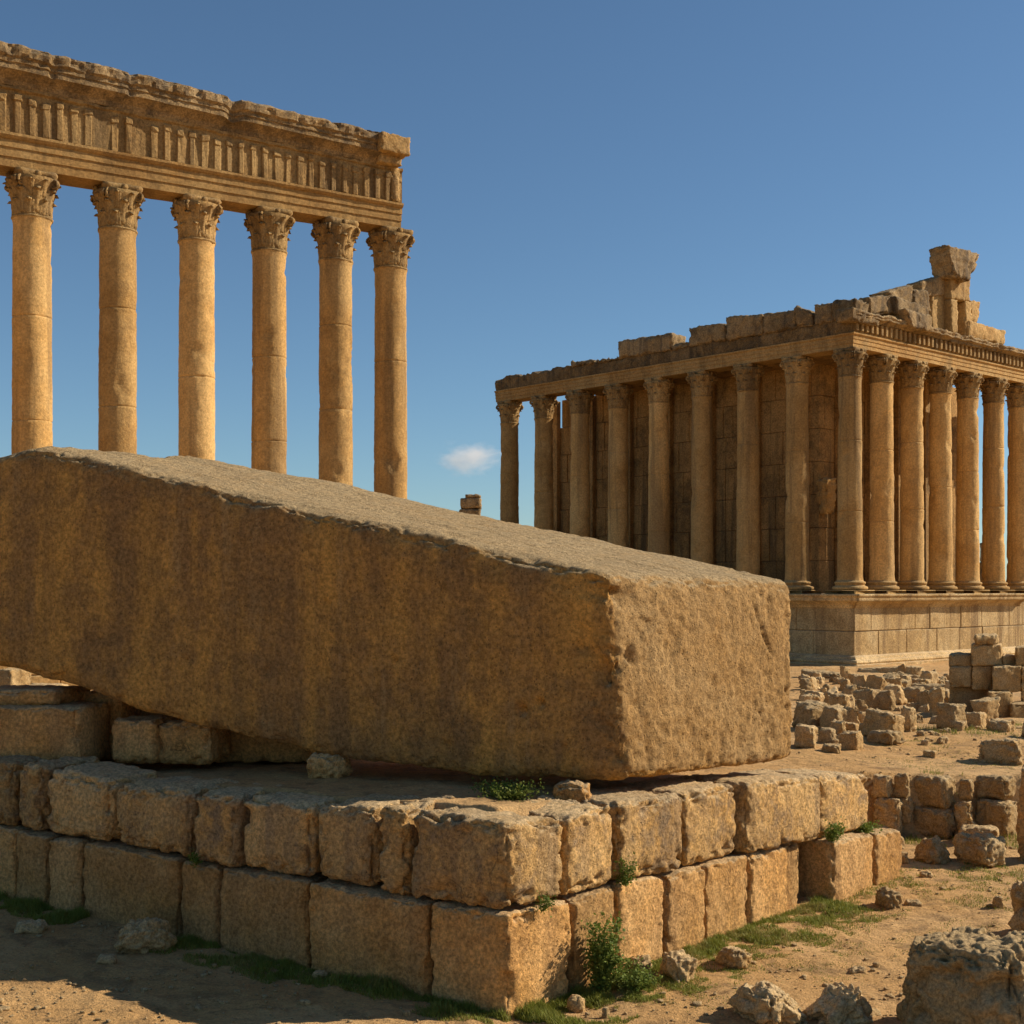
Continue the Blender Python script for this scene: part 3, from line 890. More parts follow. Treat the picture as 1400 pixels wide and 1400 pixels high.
def capital_mesh(r, h, seed=0):
    b = MB()
    hb = h * .86
    def bell(z): return r * (1.0 + .04 * z / hb + .36 * (z / hb) ** 3.2)
    b.lathe([(r * .98, -.02 * h), (r * 1.09, 0), (r * 1.09, .045 * h), (r, .05 * h)] + [(bell(z), z) for z in np.linspace(.055 * h, hb, 9)], 40)
    def leaf(phi, z0, z1, wid, out, curl):
        nu, nv = 7, 8
        front, back = [], []
        for j in range(nv + 1):
            t = j / nv
            z = z0 + (z1 - z0) * min(t, .86) / .86 - (max(0, t - .86) / .14) * curl * .55
            push = out * (t ** 2.6) + (max(0, t - .8) / .2) * curl * .48
            ww = wid * (1 - .25 * t - .55 * max(0, t - .75) / .25)
            zz = max(0, min(z, hb))
            for i in range(nu + 1):
                s = i / nu * 2 - 1
                scal = 1 + .14 * math.sin(j * 2.4) * abs(s)
                ang = phi + s * ww * scal / r
                rib = .05 * r * (1 - abs(s)) + .03 * r * math.cos(s * 9)
                rad = bell(zz) + push + rib - .10 * r * s * s * t
                front.append((rad * math.cos(ang), rad * math.sin(ang), z))
                rb_ = rad - .09 * r
                back.append((rb_ * math.cos(ang), rb_ * math.sin(ang), z - .01))
        V = front + back
        n = (nu + 1) * (nv + 1); F = []
        for j in range(nv):
            for i in range(nu):
                q = [j * (nu + 1) + i, j * (nu + 1) + i + 1, (j + 1) * (nu + 1) + i + 1, (j + 1) * (nu + 1) + i]
                F.append(q); F.append([k + n for k in q[::-1]])
        ring = [i for i in range(nu + 1)] + [j * (nu + 1) + nu for j in range(1, nv + 1)] + [nv * (nu + 1) + i for i in range(nu - 1, -1, -1)] + [j * (nu + 1) for j in range(nv - 1, 0, -1)]
        for a, c in zip(ring, ring[1:] + ring[:1]): F.append([c, a, a + n, c + n])
        b.add(V, F)
    for k in range(8): leaf(k * math.pi / 4 + math.pi / 8, .05 * h, .40 * h, r * .36, r * .10, r * .26)
    for k in range(8): leaf(k * math.pi / 4, .10 * h, .64 * h, r * .34, r * .13, r * .30)
    for k in range(8): leaf(k * math.pi / 4 + math.pi / 8 + (.09 if k % 2 else -.09), .45 * h, .80 * h, r * .2, r * .12, r * .18)
    for k in range(4):                                         # corner volutes
        phi = math.pi / 4 + k * math.pi / 2
        er = np.array([math.cos(phi), math.sin(phi), 0]); et = np.array([-math.sin(phi), math.cos(phi), 0])
        for sgn in (-1, 1):
            pts = []; rad = []
            for i in range(26):
                a = i / 25 * 3.6 * math.pi
                q = r * .27 * (1 - i / 25 * .85)
                c = er * (r * 1.30) + np.array([0, 0, .745 * h])
                pts.append(c + er * q * math.sin(a) + np.array([0, 0, q * math.cos(a)]) + et * sgn * r * .09)
                rad.append(r * .085 * (1 - .4 * i / 25))
            b.tube(pts, rad, 6)
            b.tube([er * r * .95 + np.array([0, 0, .45 * h]) + et * sgn * r * .12, er * r * 1.12 + np.array([0, 0, .68 * h]) + et * sgn * r * .11, er * (r * 1.30) + np.array([0, 0, .86 * h]) + et * sgn * r * .09], r * .08, 6)
        phi2 = k * math.pi / 2                                 # flower in the middle of the abacus
        e2 = np.array([math.cos(phi2), math.sin(phi2), 0])
        b.tube([e2 * r * 1.2 + np.array([0, 0, .91 * h]), e2 * r * 1.36 + np.array([0, 0, .92 * h])], [r * .2, r * .13], 8)
    # abacus with hollow sides
    ring = []
    for k in range(4):
        a0 = math.pi / 4 + k * math.pi / 2; a1 = a0 + math.pi / 2
        c0 = np.array([math.cos(a0), math.sin(a0)]) * r * 1.70; c1 = np.array([math.cos(a1), math.sin(a1)]) * r * 1.70
        mid = unit(c0 + c1)
        for i in range(1, 10):
            t = .02 + .96 * i / 10
            ring.append(c0 + (c1 - c0) * t - mid * r * .16 * math.sin(math.pi * t))
    ring = np.array(ring); n = len(ring)
    lv = [(.93, .86), (.96, .90), (1.0, .93), (1.0, 1.0)]
    V = np.concatenate([np.column_stack([ring * s_, np.full(n, z_ * h)]) for s_, z_ in lv])
    F = [[i * n + j, i * n + (j + 1) % n, (i + 1) * n + (j + 1) % n, (i + 1) * n + j] for i in range(len(lv) - 1) for j in range(n)]
    F.append(list(range(n))[::-1]); F.append([(len(lv) - 1) * n + j for j in range(n)])
    b.add(V, F)
    v, f = b.arr()
    v = v + np.stack([fbm(v, 3.0 / r, 3, seed + k) for k in range(3)], 1) * .05 * r
    return v, f

def mesh_only(name, v, f, mat, smooth=True):
    o = link_mesh(name, v, f, mat, loc=(0, 0, 0), smooth=smooth)
    me = o.data
    bpy.data.objects.remove(o)
    return me

class ColumnKit:
    def __init__(s, rb, rt, H, hb, hc, seed):
        s.H = H
        s.shafts = [mesh_only('column_shaft', *shaft_mesh(rb, rt, hb - .02, H - hc, seed=seed + 40 * k, joints=j), M['column'])
                    for k, j in enumerate([(.34, .69), (.30, .66), (.37, .72), (.5,), (.28, .6), (.42, .75), (.63,), (.33, .55)])]
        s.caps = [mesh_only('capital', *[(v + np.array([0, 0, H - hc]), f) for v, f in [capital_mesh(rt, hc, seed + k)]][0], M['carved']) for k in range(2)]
        s.base = mesh_only('column_base', *base_mesh(rb, hb), M['column'])
        s.k = 0
    def place(s, root, x, y, z, rot, zs=1.0):
        k = s.k; s.k += 1
        w_ = root['_w']
        c = bpy.data.objects.new('column', s.shafts[k % len(s.shafts)])
        COL.objects.link(c); c.parent = root
        c.location = (x - w_[0], y - w_[1], z - w_[2]); c.rotation_euler = (0, 0, rot + (k * 7 % 4) * math.pi / 2); c.scale = (1, 1, zs)
        for nm, me in (('capital', s.caps[k % 2]), ('column_base', s.base)):
            q = bpy.data.objects.new(nm, me); COL.objects.link(q); q.parent = c
        return c

def extrude(p0, p1, n, prof, z0=(0, 0), sc=(1, 1), mit=(0, 0), res=.5, amp=.03, amp_top=.0, seed=0, freq=.8, caps=(True, True), psub=1, ztop_noise=None):
    """closed profile [(offset, height)] swept from p0 to p1; n outward"""
    p0, p1, n = np.asarray(p0, float), np.asarray(p1, float), np.asarray(n, float)
    prof = np.asarray(prof, float)
    if psub > 1:
        q = []
        for a, c in zip(prof, np.roll(prof, -1, 0)):
            for i in range(psub): q.append(a + (c - a) * i / psub)
        prof = np.array(q)
    Ln = np.linalg.norm(p1 - p0); U = (p1 - p0) / Ln
    m = max(2, int(Ln / res))
    zmax = prof[:, 1].max()
    V = []
    for i in range(m + 1):
        t = i / m
        s0 = mit[0] * prof[:, 0]; s1 = Ln + mit[1] * prof[:, 0]
        s = s0 + (s1 - s0) * t
        off = prof[:, 0]
        hh = (sc[0] + (sc[1] - sc[0]) * t) * prof[:, 1] + z0[0] + (z0[1] - z0[0]) * t
        xy = p0[None] + U[None] * s[:, None] + n[None] * off[:, None]
        V.append(np.column_stack([xy, hh]))
    V = np.concatenate(V)
    k = len(prof)
    relh = np.tile(prof[:, 1] / zmax, m + 1)
    d = amp * fbm(V, freq, 4, seed) + .5 * amp * fbm(V, freq * 4, 3, seed + 3)
    V[:, :2] += n[None] * d[:, None]
    if amp_top:
        tw = sstep(.72, 1.0, relh)
        e = np.clip(fbm(V * np.array([1, 1, .3]), 1.1, 4, seed + 21) * .9 + .35, 0, 1.2) * amp_top
        V[:, 2] -= tw * e
        V[:, :2] -= n[None] * (tw * np.clip(np.tile(prof[:, 0], m + 1), 0, 9) * .12 * np.clip(fbm(V, 1.6, 4, seed + 27) + .1, 0, 1) * 1.6)[:, None]
    V[:, 2] += .4 * amp * fbm(V, freq * 1.3, 3, seed + 8)
    I = np.arange((m + 1) * k).reshape(m + 1, k)
    J = np.roll(I, -1, 1)
    F = np.stack([I[:-1], J[:-1], J[1:], I[1:]], -1).reshape(-1, 4).tolist()
    if caps[0]: F.append(I[0].tolist()[::-1])
    if caps[1]: F.append(I[-1].tolist())
    return V, F

def ashlar(mb, p0, p1, n, z0, z1, rows, wmin, wmax, depth=.5, rs=None, jit=.02, b=.025, gap=.012, skip=None):
    """courses of blocks, faces on the line p0-p1, bodies behind it"""
    p0, p1, n = np.asarray(p0, float), np.asarray(p1, float), np.asarray(n, float)
    Ln = np.linalg.norm(p1 - p0); U = (p1 - p0) / Ln
    zs = np.linspace(z0, z1, rows + 1)
    for r_ in range(rows):
        s = 0.0; first = True
        while s < Ln - .01:
            w_ = rs.uniform(wmin, wmax) * (.6 if first and r_ % 2 else 1); first = False
            e = min(Ln, s + w_)
            if Ln - e < wmin * .5: e = Ln
            if not (skip and skip((s + e) / 2, (zs[r_] + zs[r_ + 1]) / 2)):
                j = rs.uniform(-jit, jit)
                o = p0 + U * (s + gap) + n * j
                mb.bbox((o[0], o[1], zs[r_] + gap), (U[0] * (e - s - 2 * gap), U[1] * (e - s - 2 * gap), 0), (-n[0] * depth, -n[1] * depth, 0), (0, 0, zs[r_ + 1] - zs[r_] - 2 * gap), b)
            s = e

# ------------------------------------------------------------------ six standing columns with their entablature
def build_colonnade():
    Y1, Y2 = 68.4, 80.0
    a = at(44, 0, Y1)[:2]; c = at(534, 0, Y2)[:2]
    U = unit(c - a); n = np.array([U[1], -U[0]])
    def on(px):
        k = (px - CX) / FPX
        s = (k * a[1] - a[0]) / (U[0] - k * U[1])
        return s, a + U * s
    zA = at(44, 239.5, Y1)[2]; zC = at(534, 316.5, Y2)[2]
    s44, _ = on(44); s534, _ = on(534)
    def zent(s): return zA + (zC - zA) * s / s534
    zbase = at(534, 735, Y2)[2]
    g0 = tz0(*c)
    root = empty('temple_colonnade', (c[0], c[1], g0))
    tag(root, 'row of tall columns carrying a long carved entablature against the sky', 'colonnade')
    H = zC - zbase
    kit = ColumnKit(.99, .93, H, 1.1, 2.35, 11)
    for px in (-84, 44, 161, 269, 368, 459, 534):
        s, p = on(px)
        kit.place(root, p[0], p[1], zbase, math.atan2(U[1], U[0]), (zent(s) - zbase) / H)
    sL, pL_ = on(-118); sR, pR_ = on(551)
    pL_, pR_ = on(-118)[1], on(538)[1]
    sR = on(538)[0]; pC_ = on(526)[1]
    h44 = 157.5 * Y1 / FPX; h534 = 118 * Y2 / FPX
    def hs(s): return (h44 + (h534 - h44) * s / s534) / 5.2
    kw = dict(z0=(zent(sL), zent(sR)), sc=(hs(sL), hs(sR)))
    ent = empty('entablature', (0, 0, 0)); ent.parent = root; ent['_w'] = root['_w']
    arch = [(-.95, 0), (.92, 0), (.92, .40), (.99, .42), (.99, .80), (1.06, .82), (1.06, 1.16), (1.14, 1.18), (1.24, 1.30), (1.24, 1.42), (-.95, 1.42)]
    v, f = extrude(pL_, pR_, n, arch, res=.35, amp=.03, seed=21, **kw)
    link_mesh('architrave', v, f, M['temple'], ent, smooth=False)
    # frieze wall with upright consoles
    fr = [(-.9, 1.42), (.98, 1.42), (.98, 3.3), (1.12, 3.36), (1.12, 3.5), (-.9, 3.5)]
    mb = MB()
    v, f = extrude(pL_, pR_, n, fr, res=.4, amp=.04, seed=24, **kw); mb.add(v, f)
    Ln = np.linalg.norm(pR_ - pL_)
    nc = 38
    for i in range(nc):
        s = (i + .35) / nc * Ln
        t = s / Ln; zz = zent(sL) + (zent(sR) - zent(sL)) * t; k = hs(sL) + (hs(sR) - hs(sL)) * t
        wd = Ln / nc * random.uniform(.42, .54)
        q = pL_ + U * s
        hh = 1.78 * k * random.uniform(.86, 1.0)
        ou = .13 * random.uniform(.5, 1.15)
        if random.random() < .1: continue
        mb.bbox((q[0] + n[0] * .9, q[1] + n[1] * .9, zz + 1.45 * k), (U[0] * wd, U[1] * wd, 0), (n[0] * (.08 + ou), n[1] * (.08 + ou), 0), (0, 0, hh), .05)
        mb.bbox((q[0] + n[0] * .9 - U[0] * .03, q[1] + n[1] * .9 - U[1] * .03, zz + 1.45 * k + hh * .80), (U[0] * (wd + .06), U[1] * (wd + .06), 0), (n[0] * (.13 + ou), n[1] * (.13 + ou), 0), (0, 0, hh * .19), .05)
    v, f = mb.arr()
    v = v + np.stack([fbm(v, 2.2, 3, 140 + k) for k in range(3)], 1) * .09
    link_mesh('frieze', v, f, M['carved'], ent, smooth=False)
    cor = [(-1.2, 3.5), (1.12, 3.5), (1.22, 3.72), (1.4, 3.86), (1.68, 4.02), (1.74, 4.04), (1.74, 4.32), (1.82, 4.34), (1.82, 4.52), (1.96, 4.62), (1.98, 4.98), (1.86, 5.12), (1.5, 5.22), (.6, 5.25), (-1.1, 5.2), (-1.3, 4.5)]
    v, f = extrude(pL_, pC_, n, cor, res=.16, amp=.045, amp_top=.11, seed=27, psub=3, **kw)
    # split in the crown
    sx = (v[:, :2] - pL_) @ U
    for s_, wd, dp in ((on(303)[0] - sL, .35, .3), (on(60)[0] - sL, .15, .12), (on(165)[0] - sL, .15, .12), (on(515)[0] - sL, .35, .35)):
        m_ = np.exp(-((sx - s_) / wd) ** 2)
        off = (v[:, :2] - pL_) @ n
        v[:, :2] -= n * (m_ * dp * np.clip(off - .8, 0, 2))[:, None]
        v[:, 2] -= m_ * dp * .5 * (v[:, 2] > zent(sL) + 4.4)
    link_mesh('cornice', v, f, M['ruin_top'], ent, smooth=False)
    # broken end blocks returning round the corner
    mb = MB()
    e = pR_
    def eb(s0, s1, o0, o1, h0, h1, sd_, r=.06):
        k = hs(sR); zz = zent(sR)
        c_ = np.zeros((2, 2, 2, 3))
        for i, s_ in enumerate((s0, s1)):
            for j, of in enumerate((o1, o0)):
                for kk, hh in enumerate((h0, h1)):
                    q = e + U * s_ + n * of
                    c_[i, j, kk] = (q[0], q[1], zz + hh * k)
        return hexa(c_, .08, r, .04, sd_, .15, .03)
    v, f = eb(-2.0, -.05, -.6, 2.2, 4.0, 5.1, 31); mb.add(v, f)
    v, f = eb(-1.8, -.30, -.6, 1.62, 3.48, 4.1, 32); mb.add(v, f)
    v, f = eb(-.75, -.22, -.6, 1.22, 1.46, 3.5, 33); mb.add(v, f)
    v, f = mb.arr()
    link_mesh('corner_block', v, f, M['carved'], ent)
    # podium under the columns
    mb = MB(); rs = np.random.default_rng(5)
    q0, q1 = on(-190)[1] + n * 1.9, on(672)[1] + n * 1.9
    ashlar(mb, q0, q1, n, g0 - .5, zbase, 6, 2.2, 3.8, .6, rs, .03, .05)
    back0, back1 = q0 - n * 4.6, q1 - n * 4.6
    mb.box((*(q0 - n * .5 + U * .1), g0 - .5), (*(q1 - q0 - U * .2), 0), (*(-n * 4.0), 0), (0, 0, zbase - g0 + .46))
    ashlar(mb, q1, back1, U, g0 - .5, zbase, 6, 2.0, 3.0, .6, rs, .03, .05)
    v, f = mb.arr()
    link_mesh('podium', v, f, M['temple'], root, smooth=False)
    # broken pier on the podium's end
    s, p = on(640)
    p = p + n * .3
    pr = empty('broken_pier', (p[0], p[1], zbase)); tag(pr, 'broken stub of a pier showing above the sloping top of the megalith', 'broken pier')
    Yp = p[1]
    top = at(640, 676, Yp)[2]
    for i, (dx0, dx1, h0, h1) in enumerate([(-.62, .66, 0, 1.2), (-.7, .62, 1.2, top - zbase - .9), (-.62, .66, top - zbase - .9, top - zbase - .22), (-.3, .62, top - zbase - .22, top - zbase)]):
        c_ = np.zeros((2, 2, 2, 3))
        for a_, d_ in enumerate((dx0, dx1)):
            for b_ in (0, 1):
                for k_, hh in enumerate((h0, h1 - .02)):
                    c_[a_, b_, k_] = (p[0] + d_, p[1] - .6 + 1.2 * b_, zbase + hh)
        v, f = hexa(c_, .08, .06, .05, 610 + i, .15, .03)
        link_mesh('stone_block', v, f, M['ruin_top'], pr)
build_colonnade()

# ------------------------------------------------------------------ the peripteral temple
def build_temple():
    D = 97.0
    C0 = at(1162, 0, D)[:2]
    u = np.array([-.6704, .7419]); v_ = np.array([.7419, .6704])
    SA, SB = 4.59, 4.13
    zp = at(1162, 812, D)[2]; ze = at(1162, 478, D)[2]
    g0 = .55
    root = empty('temple', (C0[0], C0[1], g0))
    tag(root, 'ruined peripteral temple on a high podium with a broken roofline', 'temple')
    def T(a, b): return C0 + u * a + v_ * b
    rs = np.random.default_rng(3)
    H = ze - zp
    kit = ColumnKit(.90, .80, H, 1.0, 2.05, 60)
    rot = math.atan2(v_[1], v_[0])
    for i in range(9): p = T(i * SA, 0); kit.place(root, *p, zp, rot)
    for j in range(1, 9): p = T(0, j * SB); kit.place(root, *p, zp, rot)
    AF, BF = 8 * SA + 1.4, 8 * SB + 1.4
    # podium: core, ashlar, plinth mouldings, cornice
    pod = MB()
    o = 1.05
    pod.box((*T(-o + .45, -o + .45), g0 - .4), (*(u * (AF + o - .6)), 0), (*(v_ * (BF + o)), 0), (0, 0, zp - g0 + .3))
    ashlar(pod, T(AF, -o), T(-o, -o), -v_, g0 + .9, zp - .75, 2, 1.8, 4.6, .5, rs, .045, .05)
    ashlar(pod, T(-o, -o), T(-o, BF), -u, g0 + .9, zp - .75, 2, 1.8, 4.6, .5, rs, .045, .05)
    vv, f = pod.arr()
    pobj = link_mesh('podium', vv, f, M['podium'], root, smooth=False)
    pl = [(-.4, -.6), (1.05, -.6), (1.05, .22), (.86, .25), (.86, .46), (.62, .50), (.70, .62), (.62, .76), (.42, .82), (.30, 1.0), (.06, 1.1), (-.4, 1.1)]
    for nm, a_, b_, nn_, mt in (('plinth_moulding', T(AF, -o), T(-o, -o), -v_, (0, 1)), ('plinth_moulding', T(-o, -o), T(-o, BF), -u, (-1, 0))):
        vv, f = extrude(a_, b_, nn_, pl, z0=(g0, g0), mit=mt, res=.5, amp=.02, seed=70)
        link_mesh(nm, vv, f, M['podium'], pobj, smooth=False)
    pc = [(-.5, -1.0), (.05, -1.0), (.14, -.8), (.34, -.68), (.42, -.6), (.80, -.5), (.80, -.22), (.9, -.16), (.9, 0), (-.5, 0)]
    vv, f = extrude(T(AF, -o), T(-o, -o), -v_, pc, z0=(zp, zp), mit=(0, 1), res=.3, amp=.05, seed=72, psub=2)
    link_mesh('podium_cornice', vv, f, M['podium'], pobj)
    bend = 5.6 * SB
    vv, f = extrude(T(-o, -o), T(-o, bend), -u, pc, z0=(zp, zp), mit=(-1, 0), res=.3, amp=.05, seed=73, psub=2)
    link_mesh('podium_cornice', vv, f, M['podium'], pobj)
    # cella
    ce = MB()
    ci, cf = 3.7, 5.2
    aE, bE = 36.0, 27.0
    zc = ze + .2
    def skipf(s, z):        # flank, s from its far end
        return (s < 2.4 and z > zc - 1.6) or (s < 1.0 and z > zc - 3.2)
    ashlar(ce, T(aE, ci), T(cf, ci), -v_, zp, zc, 7, 1.0, 2.2, .6, rs, .06, .04, skip=skipf)
    ashlar(ce, T(cf, ci), T(cf, bE), -u, zp, zc, 7, 1.0, 2.2, .6, rs, .06, .04)
    ce.box((*T(cf + .3, ci + .3), zp), (*(u * (aE - cf - 4.0)), 0), (*(v_ * 1.0), 0), (0, 0, zc - zp - .1))
    ce.box((*T(aE - 4.0 , ci + .3), zp), (*(u * 3.7), 0), (*(v_ * 1.0), 0), (0, 0, zc - zp - 6))
    ce.box((*T(cf + .3, ci + 1.35), zp), (*(u * 1.0), 0), (*(v_ * (bE - ci - 1.6)), 0), (0, 0, zc - zp - .1))
    for s_ in np.arange(cf + 1.0, aE - 1, 4.59):             # flat strips of the wall standing proud
        q = T(s_, ci)
        ce.bbox((*(q - v_ * .0), zp + .02), (*(u * 1.25), 0), (*(-v_ * .5), 0), (0, 0, zc - zp - .15), .03)
    for s_ in np.arange(ci + 2.0, bE - 1, 4.13):
        q = T(cf, s_)
        ce.bbox((*q, zp + .02), (*(v_ * 1.2), 0), (*(-u * .5), 0), (0, 0, zc - zp - .15), .03)
    vv, f = ce.arr()
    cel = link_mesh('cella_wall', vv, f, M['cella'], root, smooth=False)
    # sunlit broken bracket between the second and third columns
    pz0, pz1 = at(1126, 702, 102.6)[2], at(1126, 652, 102.6)[2]
    q = T(4.75, 4.0)
    vv, f = hexa(boxc((*q, pz0), (1.0, .9, pz1 - pz0), .7, .08, -.1, -.35, .14, np.random.default_rng(8)), .1, .2, .15, 640, .25, .06)
    link_mesh('wall_fragment', vv, f, M['column'], cel)
    # ceiling slabs between colonnade and cella
    ceil = MB()
    for i in range(6):
        ceil.bbox((*T(.9 + i * SA + .02, .7), ze + .02), (*(u * (SA - .04)), 0), (*(v_ * 3.9), 0), (0, 0, .55), .05)
    for j in range(1, 5):
        ceil.bbox((*T(.72, j * SB - .02 + .5), ze + .05), (*(u * 5.0), 0), (*(v_ * (SB - .04)), 0), (0, 0, .5), .05)
    vv, f = ceil.arr()
    link_mesh('ceiling_slab', vv, f, M['cella'], root, smooth=False)
    # entablature
    ent = empty('entablature', (0, 0, 0)); ent.parent = root; ent['_w'] = root['_w']
    o = .0
    ar = [(-.85, 0), (.80, 0), (.80, .28), (.85, .30), (.85, .58), (.90, .60), (.90, .84), (1.02, .92), (1.02, 1.02), (-.85, 1.02)]
    A0, A1, A2 = T(AF - .4, 0), T(0, 0), T(0, BF)
    for a_, b_, n_, mt, sd_ in ((A0, A1, -v_, (0, 1), 80), (A1, A2, -u, (-1, 0), 81)):
        vv, f = extrude(a_, b_, n_, ar, z0=(ze, ze), mit=mt, res=.4, amp=.03, seed=sd_)
        link_mesh('architrave', vv, f, M['temple'], ent, smooth=False)
    fr = [(-.8, 1.02), (.86, 1.02), (.86, 1.9), (1.0, 1.98), (-.8, 1.98)]
    fl = [(-.8, 1.02), (.86, 1.02), (.92, 1.5), (.95, 2.1), (.9, 2.32), (-.8, 2.32)]
    vv, f = extrude(A0, A1, -v_, fl, z0=(ze, ze), mit=(0, 1), res=.22, amp=.11, amp_top=.45, seed=84, psub=3)
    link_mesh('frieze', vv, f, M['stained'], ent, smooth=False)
    mb = MB()
    vv, f = extrude(A1, A2, -u, fr, z0=(ze, ze), mit=(-1, 0), res=.4, amp=.03, seed=85); mb.add(vv, f)
    nd = 56
    for i in range(nd):
        q = A1 + v_ * (-.8 + i * (BF + .8) / nd)
        mb.bbox((*(q - u * .8), ze + 1.16), (*(v_ * .30), 0), (*(-u * (.28 + .05 * random.random())), 0), (0, 0, .70 + .06 * random.random()), .03)
    vv, f = mb.arr()
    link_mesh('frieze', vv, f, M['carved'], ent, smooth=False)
    co = [(-.8, 1.98), (1.0, 1.98), (1.15, 2.08), (1.5, 2.18), (1.55, 2.20), (1.55, 2.36), (1.62, 2.46), (1.6, 2.60), (-.8, 2.6)]
    vv, f = extrude(A1, A2, -u, co, z0=(ze, ze), mit=(-1, 0), res=.2, amp=.08, amp_top=.2, seed=88, psub=3, caps=(True, True))
    link_mesh('cornice', vv, f, M['ruin_top'], ent)
    # blocks left of the flank cornice, by outline: (x0,x1,ytop0,ytop1)
    def flank_pt(px, off=.0):
        k = (px - CX) / FPX
        P = C0 - v_ * off
        s = (k * P[1] - P[0]) / (u[0] - k * u[1])
        return P + u * s
    for i, (x0, x1, t0, t1) in enumerate([(780, 812, 494, 491), (813, 846, 492, 489), (844, 917, 466, 455), (918, 941, 470, 466), (941, 990, 447, 441), (992, 1042, 433, 428), (1042, 1088, 429, 422), (1086, 1110, 419, 426), (1112, 1138, 416, 414), (1136, 1168, 411, 408)]):
        c_ = np.zeros((2, 2, 2, 3))
        for a_, (px, ty) in enumerate(((x0, t0), (x1, t1))):
            q = flank_pt(px, 1.15)
            for b_, ww in enumerate((0, 1.9)):
                qq = q + v_ * ww
                c_[a_, b_, 0] = (*qq, ze + 1.95 + (.2 if b_ else 0))
                c_[a_, b_, 1] = (*qq, CZ - (ty - HY) / FPX * q[1])
        vv, f = hexa(c_, .13, .12, .10, 650 + i, .3, .05)
        link_mesh('cornice_block', vv, f, M['ruin_top'], ent)
    # broken pediment over the front
    ped = empty('pediment', (0, 0, 0)); ped.parent = root; ped['_w'] = root['_w']
    def front_pt(px, off):
        k = (px - CX) / FPX
        P = C0 - u * off
        s = (k * P[1] - P[0]) / (v_[0] - k * v_[1])
        return P + v_ * s
    def ped_block(quad, off, depth, sd_, r=.12, amp=.07, name='pediment_block', mat='ruin_top', chip=.22):
        # quad: TL, TR, BR, BL in picture outline
        (tl, tr, br, bl) = quad
        c_ = np.zeros((2, 2, 2, 3))
        for (a_, kk), (px, py) in {(0, 1): tl, (1, 1): tr, (1, 0): br, (0, 0): bl}.items():
            q = front_pt(px, off)
            z = CZ - (py - HY) / FPX * q[1]
            c_[a_, 0, kk] = (*q, z)
            q2 = q + u * depth
            c_[a_, 1, kk] = (*q2, z)
        vv, f = hexa(c_, .12, r, amp, sd_, chip, .05)
        return link_mesh(name, vv, f, M[mat], ped)
    ped_block(((1166, 419), (1203, 431), (1203, 446), (1166, 438)), 1.5, 1.5, 660, .1)
    ped_block(((1188, 405), (1226, 402), (1230, 428), (1192, 430)), .9, 1.0, 661)
    ped_block(((1224, 404), (1272, 420), (1274, 440), (1228, 430)), 1.3, 1.6, 662)
    ped_block(((1238, 421), (1274, 431), (1277, 455), (1248, 447)), 1.9, 2.0, 663, .08)
    ped_block(((1214, 398), (1250, 388), (1252, 420), (1221, 412)), .8, 1.7, 664)
    ped_block(((1249, 394), (1269, 398), (1275, 426), (1251, 420)), .9, 1.6, 665)
    ped_block(((1258, 385), (1302, 373), (1302, 404), (1262, 406)), .3, 1.3, 666)
    ped_block(((1274, 400), (1302, 404), (1302, 455), (1274, 452)), .2, 1.2, 676, .06, .04, mat='temple')
    ped_block(((1300, 373), (1327, 380), (1326, 412), (1300, 409)), .8, 1.8, 667, .08, .05, mat='temple')
    ped_block(((1300, 408), (1310, 410), (1310, 457), (1301, 454)), .8, 1.8, 668, .06, .03, mat='temple')
    ped_block(((1320, 411), (1329, 413), (1329, 461), (1320, 459)), .8, 1.8, 669, .06, .03, mat='temple')
    ped_block(((1309, 409), (1321, 411), (1321, 459), (1309, 457)), -.1, .9, 673, .05, .03, mat='ruin_top')
    ped_block(((1327, 409), (1341, 413), (1338, 442), (1327, 440)), .7, .9, 674, .1, .06, mat='temple')
    ped_block(((1326, 437), (1376, 452), (1374, 472), (1324, 461)), 1.0, 1.2, 670, .12, .06, mat='temple')
    ped_block(((1296, 333), (1345, 347), (1325, 386), (1305, 376)), 1.5, 1.9, 671, .22, .16, chip=.4)
    ped_block(((1302, 456), (1376, 472), (1372, 482), (1300, 468)), 1.3, 1.3, 672, .08, .06)
build_temple()

# distant ruin seen between the temple's last columns
rx = at(1352, 800, 150)
dr = MB()
for i, (x0, x1, y0, y1) in enumerate([(1340, 1366, 768, 830), (1343, 1358, 742, 768)]):
    c = np.zeros((2, 2, 2, 3))
    for a, px in enumerate((x0, x1)):
        for k, py in enumerate((y1 + (8 if i == 0 else 0), y0)):
            p = at(px, py, 150); c[a, 0, k] = p; c[a, 1, k] = p + np.array([.3, 1.8, 0])
    v, f = hexa(c, .2, .15, .12, 700 + i, .3, .05); dr.add(v, f)
v, f = dr.arr()
tag(link_mesh('distant_ruin', v, f, M['ruin_top']), 'distant ruined pier glimpsed between the last temple columns', 'ruin')

